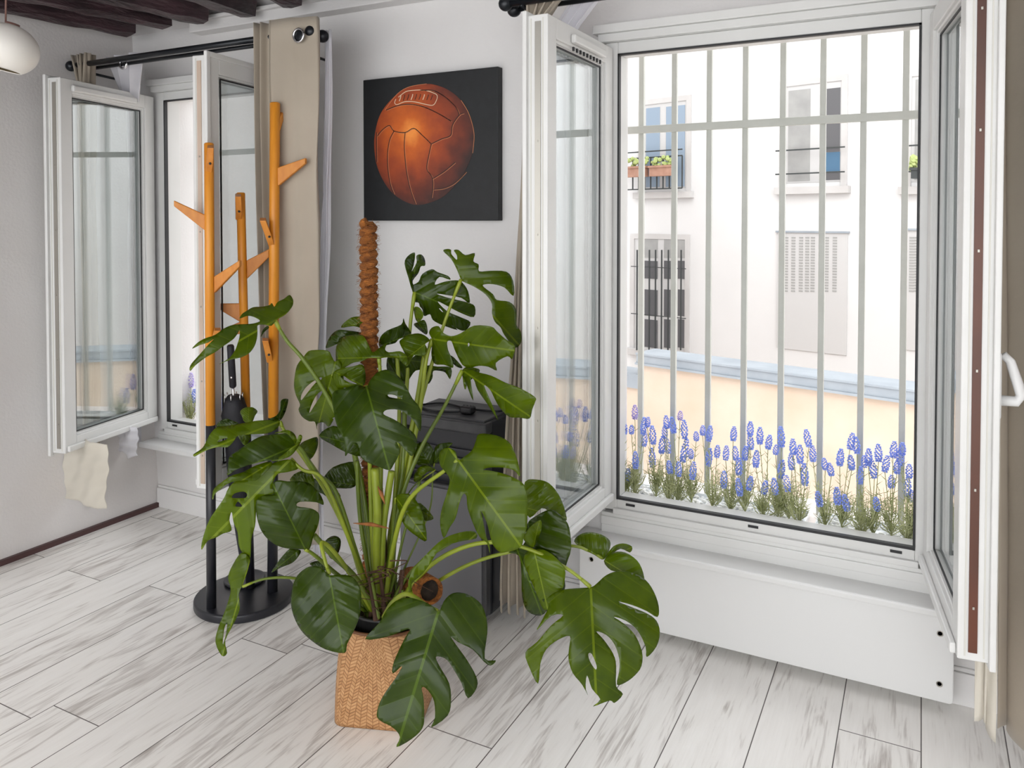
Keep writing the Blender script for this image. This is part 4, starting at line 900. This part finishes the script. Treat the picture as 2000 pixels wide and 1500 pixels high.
leaf(C5, [(925,725),(960,680),(1000,668),(1038,680),(1030,705),(990,690),(950,715)], (925,727), (1035,685), 2.10, 2.12, .05, .05, .0, M_leafb)
leaf(C5, [(920,740),(960,705),(1010,705),(1060,740),(1085,790),(1090,845),(1060,830),(1000,790),(950,780)], (922,738), (1088,840), 2.09, 2.07, .05, .05, .02, M_leafb)
leaf(C5, [(865,850),(890,835),(930,800),(980,783),(1040,790),(1095,820),(1130,870),(1150,930),(1145,975),(1100,950),(1040,925),(980,910),(1040,935),(1100,960),(1140,990),(1155,1040),(1140,1100),(1100,1143),(1095,1100),(1060,1030),(1010,990),(962,975),(1000,1000),(1050,1050),(1080,1120),(1078,1180),(1050,1220),(1010,1250),(975,1258),(985,1200),(985,1150),(965,1090),(930,1050),(888,1035),(920,1070),(960,1130),(972,1180),(972,1265),(1000,1298),(965,1335),(945,1325),(875,1350),(905,1320),(870,1275),(850,1220),(845,1280),(868,1330),(830,1260),(790,1210),(772,1150),(775,1100),(778,1055),(730,1070),(680,1110),(655,1170),(645,1255),(610,1190),(592,1125),(640,1080),(700,1010),(750,968),(700,970),(640,1030),(660,990),(690,930),(680,900),(730,865),(800,855)],
     (865,850), (890,1345), 1.99, 1.90, -.03, .06, .03, M_leaf, holes=[[(855,1130),(870,1130),(890,1180),(885,1195),(862,1160)]], step=8,
     petiole=([(1105,1109,2.01),(1020,1068,2.05),(930,1062,2.09),(840,1105,2.14),(765,1195,2.2)], .0052, Y), label='large deeply split leaf drooping towards the heater')
leaf(C3, [(1430,600),(1420,540),(1450,460),(1530,370),(1620,290),(1720,255),(1790,250),(1800,290),(1700,310),(1600,350),(1550,420),(1500,490),(1440,545),(1450,610)], (1430,600), (1795,270), 2.05, 2.14, .05, .05, .02, M_leafb)
leaf(C3, [(1590,700),(1620,640),(1660,600),(1710,592),(1770,610),(1830,660),(1858,740),(1862,820),(1848,960),(1910,970),(1880,1000),(1840,975),(1780,910),(1700,870),(1658,838),(1700,900),(1750,970),(1800,1060),(1805,1120),(1755,1182),(1720,1100),(1680,1030),(1640,970),(1600,950),(1575,955),(1600,1010),(1650,1100),(1660,1200),(1640,1280),(1550,1345),(1570,1290),(1565,1200),(1540,1150),(1510,1120),(1495,1130),(1505,1180),(1510,1280),(1500,1350),(1440,1410),(1355,1455),(1375,1400),(1340,1350),(1270,1310),(1245,1280),(1260,1210),(1300,1140),(1350,1070),(1388,1000),(1335,1045),(1340,980),(1400,850),(1430,798),(1380,810),(1300,840),(1180,852),(1260,760),(1300,690),(1350,640),(1420,620),(1500,640),(1560,670)],
     (1588,700), (1360,1452), 1.93, 1.84, .02, .06, .03, M_leafd, step=8, petiole=([(830,1180,1.95),(795,1160,2.0),(768,1175,2.08),(750,1205,2.15)], .0055, Y), label='large split leaf hanging over the front of the basket')
# bare stalks without a visible blade, sheaths and aerial roots
for pts, rad, mm in (
    ([(613,1045,2.14),(650,1085,2.15),(696,1130,2.18),(735,1195,2.22)], .0075, G),
    ([(600,900,2.24),(640,960,2.22),(680,1040,2.21),(705,1120,2.22),(728,1200,2.24)], .009, Y),
    ([(697,900,2.25),(702,1000,2.26),(715,1090,2.25),(735,1200,2.25)], .006, G),
    ([(732,915,2.22),(737,1000,2.22),(735,1080,2.23),(738,1200,2.24)], .012, Y),
    ([(765,920,2.24),(757,970,2.24),(748,1040,2.24),(742,1200,2.24)], .010, Y),
    ([(790,800,2.33),(788,900,2.3),(775,1000,2.28),(760,1200,2.25)], .007, G),
    ([(775,690,2.34),(780,800,2.33),(772,960,2.29),(752,1200,2.26)], .006, Y),
    ([(830,690,2.34),(812,800,2.33),(780,960,2.29),(757,1200,2.26)], .008, Y),
    ([(820,940,2.26),(790,1040,2.24),(772,1120,2.23),(750,1200,2.23)], .004, G),
    ([(880,1060,2.2),(820,1100,2.2),(780,1150,2.2),(755,1205,2.2)], .005, G)):
    obj('stalk', tube(NB(), catmull([tuple(P(a, b, d=c)) for a, b, c in pts], 6), rad, 10), mm, mon, True)
obj('main_stem', tube(NB(), catmull([tuple(P(a, b, d=c)) for a, b, c in ((735,930,2.3),(742,1000,2.29),(746,1080,2.27),(748,1150,2.25),(750,1225,2.24))], 6), [.014]*0 or .015, 12), M_root, mon, True)
rs = random.Random(5)
for k in range(16):
    x0_ = rs.uniform(712, 788); y0_ = rs.uniform(1205, 1222); x1_ = x0_+(x0_-748)*.5+rs.uniform(-14, 14); d_ = rs.uniform(2.16, 2.27)
    obj('stem_stub', tube(NB(), catmull([tuple(P(a, b, d=d_)) for a, b in ((x0_, y0_), ((x0_+x1_)/2+3, y0_-rs.uniform(20, 40)), (x1_, y0_-rs.uniform(50, 100)))], 4), rs.uniform(.006, .010), 8, r2=.004), M_root if k % 3 else M_stem, mon, True)
for k in range(12):
    a0 = random.uniform(-1, 1); x0_ = 745+a0*30; y0_ = random.uniform(1090, 1180); dd = 2.18+random.uniform(-.03, .05)
    pts = [(x0_, y0_, dd), (x0_+random.uniform(-45, 45), y0_+random.uniform(-12, 25), dd-.03), (x0_+random.uniform(-80, 90), y0_+random.uniform(0, 50), dd-.06)]
    obj('aerial_root', tube(NB(), catmull([tuple(P(a, b, d=c)) for a, b, c in pts], 5), .0022, 6, r2=.0008), M_root, mon, True)
bm = NB()
for a, b, c in (((738,950),(752,985),2.19),((690,1022),(760,1032),2.17)):
    tube(bm, [P(*a, d=c), P((a[0]+b[0])/2, (a[1]+b[1])/2-3, d=c-.01), P(*b, d=c)], [.001,.006,.001], 6)
obj('dry_sheath', bm, M_coird, mon, True)

# ---------------- outside: grille, planters, lavender ----------------
GY = .27
def grille(label, xs, zb_, x0, x1, loc):
    g = thing('window_grille', label, 'window bars', loc, 'grey iron window grilles')
    for x in xs: obj('upright_bar', Bx(x-.010, x+.010, GY-.010, GY+.010, .36, 2.35), M_bar, g, bevel=.002)
    obj('cross_bar', Bx(x0, x1, GY-.024, GY-.010, zb_-.014, zb_+.014), M_bar, g, bevel=.002)
xs = [P(p, 400, Y=GY).x for p in (1253,1317,1385,1455,1528,1606,1685,1767)]; xs = xs+[xs[-1]+.127*k for k in (1, 2, 3)]
grille('grey vertical bars with one cross bar outside the large window', xs, P(1500, 241, Y=GY).z, 2.28, 3.8, (2.9, GY, .372))
grille('grey bars outside the smaller left window', [x0_ for x0_ in (.42, .55, .68, .81, .94, 1.07, 1.2)], P(1500, 241, Y=GY).z, P(352, 305, Y=GY).x, 1.35, (.7, GY, .372))
def planter(x0, x1, label):
    t = thing('planter_tray', label, 'planter', ((x0+x1)/2, .12, .372), 'white planter trays of artificial lavender')
    bm = Bx(x0, x1, .035, .235, .3725, .378); box(bm, x0, x1, .035, .039, .378, .392); box(bm, x0, x1, .231, .235, .378, .392); box(bm, x0, x0+.004, .039, .231, .378, .392); box(bm, x1-.004, x1, .039, .231, .378, .392)
    obj('tray', bm, M_tray, t)
    bm = NB()
    for k in range(int((x1-x0)*900)):
        r = random.uniform(.005, .010); sphere(bm, (random.uniform(x0+.01, x1-.01), random.uniform(.045, .225), .380+random.uniform(0, .010)), r, 1, (1.2, 1, .7))
    o = obj('white_pebbles', bm, M_stone, smooth=True); tag(o, 'layer of white pebbles in the '+label.split(' under')[0].replace('planter tray', 'tray'), 'pebbles', None, 'stuff'); return t
def pxx(p): return P(p, 1030, Y=.10).x
trs = [(P(1206,975,Y=.1).x, pxx(1375)), (pxx(1388), pxx(1572)), (pxx(1590), pxx(1800))]
for (a, b), l in zip(trs, ('left planter tray under the large window grille', 'middle planter tray under the large window grille', 'right planter tray under the large window grille')): planter(a, b, l)
planter(.15, .60, 'white planter tray under the small window grille')
# flower spike prototypes
def spike_mesh(h, seed, mm):
    random.seed(seed); bm = NB(); nl = 9
    for i in range(nl):
        v = i/(nl-1); rr = .0072*math.sin(math.pi*(.22+.66*v))+.0008
        for k in range(5):
            a = k*math.pi*.4+i*.6; sphere(bm, (rr*math.cos(a), rr*math.sin(a), v*h+random.uniform(-.001,.001)), .0027*(1.2-.4*v), 1, (1, 1, 1.1))
    sphere(bm, (0,0,h), .003, 1); me = bpy.data.meshes.new('flower_spike'); bm.to_mesh(me); bm.free(); me.materials.append(mm)
    me.polygons.foreach_set('use_smooth', [True]*len(me.polygons)); return me
SPK = [spike_mesh(.045, 3, M_lav), spike_mesh(.050, 4, M_lav), spike_mesh(.045, 5, M_lav2)]
CR = lambda a: [(1200+x/3.75, 700+t/3.75, 700+b/3.75) for x, t, b in a]
C8 = lambda a: [(1400+x/2.5, 900+t/2.5, 900+b/2.5) for x, t, b in a]
spk = CR([(150,335,440),(75,460,550),(125,490,550),(210,440,550),(215,540,640),(240,430,500),(285,500,620),(370,500,580),(385,420,510),(435,425,540),(480,385,450),(515,460,580),(345,570,690),(395,600,690),(155,690,800),(280,670,790),(95,810,900),(410,750,840),(470,760,860),(500,600,750),(560,660,730),(570,770,880),(600,560,600),(645,490,560),(690,500,600),(685,650,780),(750,640,720),(815,650,740),(870,500,600),(890,650,740),(910,730,850),(995,460,560),(1000,560,660),(955,640,740),(1065,510,620),(1125,560,660),(1035,680,790),(1180,640,700),(1225,510,640),(1215,740,870),(800,830,940),(920,890,1000),(985,860,960),(1095,890,990),(1180,880,990),(1270,870,970),(1310,590,700),(1300,700,810),(1360,640,760),(1395,760,920),(1425,530,640),(1455,650,750)])
spk += C8([(505,150,220),(530,-10,40),(560,10,70),(590,130,210),(635,170,240),(600,-60,20),(650,-130,-60),(660,-30,40),(685,-110,-40),(700,30,110),(740,-60,20),(770,0,80),(790,-80,0),(785,180,240),(820,-20,50),(850,70,130),(860,-90,-20),(880,0,60),(900,-50,20),(930,90,170),(955,150,200),(905,-90,-30),(940,20,80),(720,-20,30)])
clump = [(1222,968),(1240,973),(1281,982),(1306,980),(1324,989),(1351,993),(1392,995),(1427,1004),(1455,1012),(1492,1018),(1520,1022),(1540,1026),(1560,1015),(1612,1040),(1644,1048),(1682,1054),(1704,1040),(1740,1050),(1772,1056),(1786,1052)]
lab = []
cl_objs = []
def lav_clump(base, sp, label, seed):
    random.seed(seed)
    t = thing('lavender_plant', label, 'flowers', base, 'artificial lavender along the window ledge')
    bm = NB(); n = 30
    for k in range(n):
        a = random.uniform(0, 6.283); l = random.uniform(.03, .125); sp_ = random.uniform(.01, .055)
        z0_ = random.uniform(0, .05); p0_ = base+Vector((0,0,z0_)); e = p0_+Vector((math.cos(a)*sp_, math.sin(a)*sp_*.8, l)); md = (p0_+e)/2+Vector((math.cos(a)*.008, math.sin(a)*.008, -.004))
        tube(bm, [p0_, md, e], [.0012, .0016, .0003], 4, False)
        for q in range(5):
            f_ = .3+.14*q; c = p0_*(1-f_)+e*f_; aa = random.uniform(0, 6.283); e2 = c+Vector((math.cos(aa)*.022, math.sin(aa)*.018, .012)); tube(bm, [c, e2], [.0014, .0003], 3, False)
    for s_ in sp: tube(bm, [base, (base+s_)/2+Vector((random.uniform(-.006,.006), 0, -.004)), s_], .0013, 5, False)
    for s_ in sp:
        for q in range(8):
            f_ = random.uniform(.35, .92); c = base*(1-f_)+s_*f_; aa = random.uniform(0, 6.283); e2 = c+Vector((math.cos(aa)*.018, math.sin(aa)*.014, .016)); tube(bm, [c, e2], [.0015, .0002], 3, False)
    obj('foliage', bm, M_fgreen, t)
    return t
groups = {i: [] for i in range(len(clump))}
for (x, t_, b_) in spk:
    low = b_ > 905+(x-1200)*.13; y_ = .08 if low else .17
    i = min(range(len(clump)), key=lambda k: abs(clump[k][0]-x)+random.uniform(0, 6)); groups[i].append((P(x, b_, Y=y_), P(x, t_, Y=y_)))
tl_ = ['left', 'middle', 'right']
for i, (cx, cyy) in enumerate(clump):
    r0 = random.Random(i); yb = .07+.03*(i % 3); base = P(cx, cyy, Y=yb); base.z = .385
    n_ = len(groups[i]); tr = 0 if cx < 1380 else 1 if cx < 1580 else 2
    idx = [k for k, c in enumerate(clump) if (0 if c[0] < 1380 else 1 if c[0] < 1580 else 2) == tr].index(i)
    ordn = ['first', 'second', 'third', 'fourth', 'fifth', 'sixth', 'seventh', 'eighth']
    t = lav_clump(base, [s for s, _ in groups[i]], 'blue lavender sprig, %s from the left in the %s planter tray of the large window' % (ordn[idx], tl_[tr]), 100+i)
    for j, (s_, e_) in enumerate(groups[i]):
        me = SPK[2] if (e_.z > .70 and (i+j) % 2) else SPK[(i+j) % 2]; o = bpy.data.objects.new('flower_spike', me); COL.objects.link(o)
        o.location = s_-t.location; d = e_-s_; o.rotation_euler = (random.uniform(-.15,.15), random.uniform(-.2,.2), i); k = max(.7, min(2.2, d.length/.047)); o.scale = (1.25*k**.3, 1.25*k**.3, k); o.parent = t
# small window lavender
for i, (cx, cyy, sps) in enumerate([(340,812,[(339,705,735),(347,720,745),(336,770,790)]),(356,815,[(352,715,745),(362,740,765),(350,765,785),(368,750,775)]),(372,818,[(373,728,755),(380,760,785),(376,790,805)]),(396,824,[(388,735,760),(395,770,795)]),(420,828,[(420,740,770),(430,770,800)])]):
    base = P(cx, cyy, Y=.08+.02*(i % 2)); base.z = .385
    t = lav_clump(base, [P(x, b_, Y=.12) for x, a_, b_ in sps], 'lavender sprig, %s from the left outside the smaller window' % ['first','second','third','fourth','fifth'][i], 300+i)
    for j, (x, a_, b_) in enumerate(sps):
        o = bpy.data.objects.new('flower_spike', SPK[2] if j % 2 == 0 else SPK[0]); COL.objects.link(o); o.location = P(x, b_, Y=.12)-t.location; k = (P(x, a_, Y=.12)-P(x, b_, Y=.12)).length/.047; o.scale = (1.6, 1.6, max(.8, k)); o.parent = t

# ---------------- courtyard ----------------
FE = Vector((.968, -.252, 0)).normalized(); FN = Vector((-.252, -.968, 0)).normalized()
def facade(depth):
    F0 = P(1595, 430, d=depth); c = (F0-CAM).dot(FN)
    def loc(px, py, off=0):
        r = ray(px, py); t = (c+off)/r.dot(FN); q = CAM+r*t; return ((q-F0).dot(FE), q.z)
    def bx(bm, s0, s1, o0, o1, z0, z1):
        M = Matrix(((FE.x, FN.x, 0, F0.x), (FE.y, FN.y, 0, F0.y), (0, 0, 1, 0), (0, 0, 0, 1))); return box(bm, s0, s1, o0, o1, z0, z1, M)
    return loc, bx, F0
loc, fb, F0 = facade(13.5)
bd = thing('apartment_building', 'white rendered apartment building across the courtyard', 'building', (F0.x, F0.y, -3))
obj('facade_wall', fb(NB(), -14, 9, -.4, 0, -3.5, 5.6), M_facade, bd)
def rect(a, b): (s0, z1_), (s1, z0_) = loc(*a), loc(*b); return s0, s1, z0_, z1_
def fwin(tl__, br__, panes, m, rails=(), surround=.10, rowsplit=()):
    s0, s1, z0_, z1_ = rect(tl__, br__); bm = NB(); f_ = .05
    fb(bm, s0-surround, s0, 0, .03, z0_-surround, z1_+surround); fb(bm, s1, s1+surround, 0, .03, z0_-surround, z1_+surround); fb(bm, s0, s1, 0, .03, z1_, z1_+surround)
    fb(bm, s0-surround-.06, s1+surround+.06, 0, .12, z0_-.20, z0_-.08)
    wn = obj('casement_window', bm, M_surr, bd)
    bm = NB(); n = len(panes); 
    fb(bm, s0, s1, .002, .012, z0_, z1_)
    obj('window_joinery', bm, M_shut, wn)
    return wn, (s0, s1, z0_, z1_)
def panes(wn, rs, m, nm='pane'):
    for r in rs:
        s0, s1, z0_, z1_ = rect(*r); obj(nm, fb(NB(), s0, s1, .013, .02, z0_, z1_), m, wn)
wn1, _ = fwin((1256,206),(1341,366), [1], M_paneblue)
panes(wn1, [((1263,212),(1289,365)), ((1302,209),(1338,364))], M_paneblue)
s0, s1, z0_, z1_ = rect((1236,300),(1343,368)); bm = NB(); 
for z in (z1_, z1_-.12, z0_): fb(bm, s0, s1, .20, .22, z-.012, z+.012)
for k in range(10): q = s0+(s1-s0)*k/9; fb(bm, q-.010, q+.010, .20, .22, z0_, z1_-.12)
obj('balcony_rail', bm, M_iron, wn1)
wn2, _ = fwin((1536,170),(1643,354), [1], M_panecur)
panes(wn2, [((1541,178),(1582,353))], M_panecur); panes(wn2, [((1614,174),(1641,296))], M_panegr); panes(wn2, [((1614,298),(1641,334))], M_paned); panes(wn2, [((1614,336),(1641,351))], M_panegr)
s0, s1, z0_, z1_ = rect((1521,296),(1655,336)); bm = NB()
for z in (z0_, z1_): fb(bm, s0, s1, .12, .14, z-.012, z+.012)
obj('balcony_rail', bm, M_iron, wn2)
wn3, _ = fwin((1782,150),(1880,352), [1], M_panecur)
panes(wn3, [((1789,156),(1832,350))], M_panecur); panes(wn3, [((1840,152),(1876,348))], M_paneblue)
s0, s1, z0_, z1_ = rect((1775,286),(1885,332)); bm = NB()
for z in (z0_, z1_): fb(bm, s0, s1, .12, .14, z-.012, z+.012)
obj('balcony_rail', bm, M_iron, wn3)
wn4, _ = fwin((1240,466),(1338,684), [1], M_panegr)
for a, b in ((1260,1285),(1298,1311),(1325,1340)):
    panes(wn4, [((a,467),(b,504))], M_panecur); panes(wn4, [((a,509),(b,545)), ((a,565),(b,618)), ((a,623),(b,680))], M_panegr)
bm = NB()
for p in (1245,1269,1281,1293,1306,1331):
    s, zt_ = loc(p, 488, .25); _, zb2 = loc(p, 684, .25); fb(bm, s-.012, s+.012, .25, .27, zb2, zt_)
for y_ in (520, 612):
    s0, z = loc(1233, y_, .25); s1, _ = loc(1340, y_, .25); fb(bm, s0, s1, .25, .265, z-.008, z+.008)
obj('security_bars', bm, M_iron, wn4)
def shutter(tl__, br__, cols, y0_, y1_):
    s0, s1, z0_, z1_ = rect(tl__, br__); sh = obj('window_shutter', fb(NB(), s0, s1, .0, .025, z0_, z1_), M_shut, bd)
    bm = NB(); fb(bm, s0-.03, s1+.03, 0, .05, z1_, z1_+.03); obj('shutter_lintel', bm, M_zinc, sh)
    for cx in cols:
        bm = NB(); s, za = loc(cx, y0_); _, zb_ = loc(cx, y1_)
        for k in range(20): z = za+(zb_-za)*k/19; fb(bm, s-.035, s+.035, .026, .03, z-.016, z+.010)
        obj('slot_column', bm, M_shuth, sh)
shutter((1520,454),(1654,694), (1537,1551,1566,1578,1589,1616,1632), 464, 568)
shutter((1772,450),(1880,694), (1782,1792,1806,1820,1836,1850), 464, 568)
# flower boxes and pots on the first-floor rail
def fbox(a, b, label, m):
    s0, s1, z0_, z1_ = rect(a, b); M_ = Matrix(((FE.x, FN.x, 0, F0.x), (FE.y, FN.y, 0, F0.y), (0, 0, 1, 0), (0, 0, 0, 1))); c = M_ @ Vector(((s0+s1)/2, .3, z0_))
    t = thing('flower_box', label, 'flower box', c, 'flower boxes on the facing balcony')
    bm = fb(NB(), s0+.02, s1-.02, .23, .37, z0_, z1_-.04); fb(bm, s0, s1, .21, .39, z1_-.04, z1_); obj('box', bm, m, t)
    bm = NB()
    for k in range(26): sphere(bm, M_ @ Vector((random.uniform(s0, s1), random.uniform(.25,.35), z1_+random.uniform(.0,.16))), random.uniform(.03,.06), 1)
    obj('greenery', bm, M_leafy, t)
fbox((1233,328),(1281,346), 'left terracotta flower box hanging on the balcony rail opposite', M_terra)
fbox((1286,326),(1334,344), 'right flower box with green leaves on the balcony rail opposite', M_terra)
fbox((1790,330),(1806,350), 'small dark box on the rail of the right-hand facing window', M_iron)
# peach courtyard wall with zinc coping
loc2, fb2, G0 = facade(8.0)
s0, zc = loc2(1250, 709); gw = thing('garden_wall', 'peach rendered courtyard wall capped with grey zinc', 'wall', (G0.x, G0.y, -3))
_, zt_ = loc2(1500, 721); 
zb3 = loc2(1500, 744)[1]
obj('rendered_wall', fb2(NB(), s0, 8, -.3, 0, -3.5, zb3), M_peach, gw)
bm = fb2(NB(), s0-.02, 8, -.34, .05, zb3, zt_-.02); fb2(bm, s0-.02, 8, -.36, .07, zt_-.02, zt_); fb2(bm, s0-.03, 8, -.34, .07, zb3-.015, zb3+.01)
obj('zinc_coping', bm, M_zinc, gw)
s1_ = s0; s00 = s0-6; zl = loc2(1225, 755)[1]; zl2 = loc2(1225, 728)[1]
obj('lower_wall', fb2(NB(), s00, s1_, -.32, -.02, -3.5, zl), M_peach, gw); obj('lower_coping', fb2(NB(), s00, s1_, -.36, .03, zl, zl2), M_zinc, gw)
struct(obj('wall_exterior', Bx(-2.5, -2.2, .4, 12, -3.5, 6), M_pink), 'pinkish side wall of the courtyard seen through the small window')
struct(obj('ground', Bx(-14, 16, .5, 18, -3.6, -3.5), M_ext))
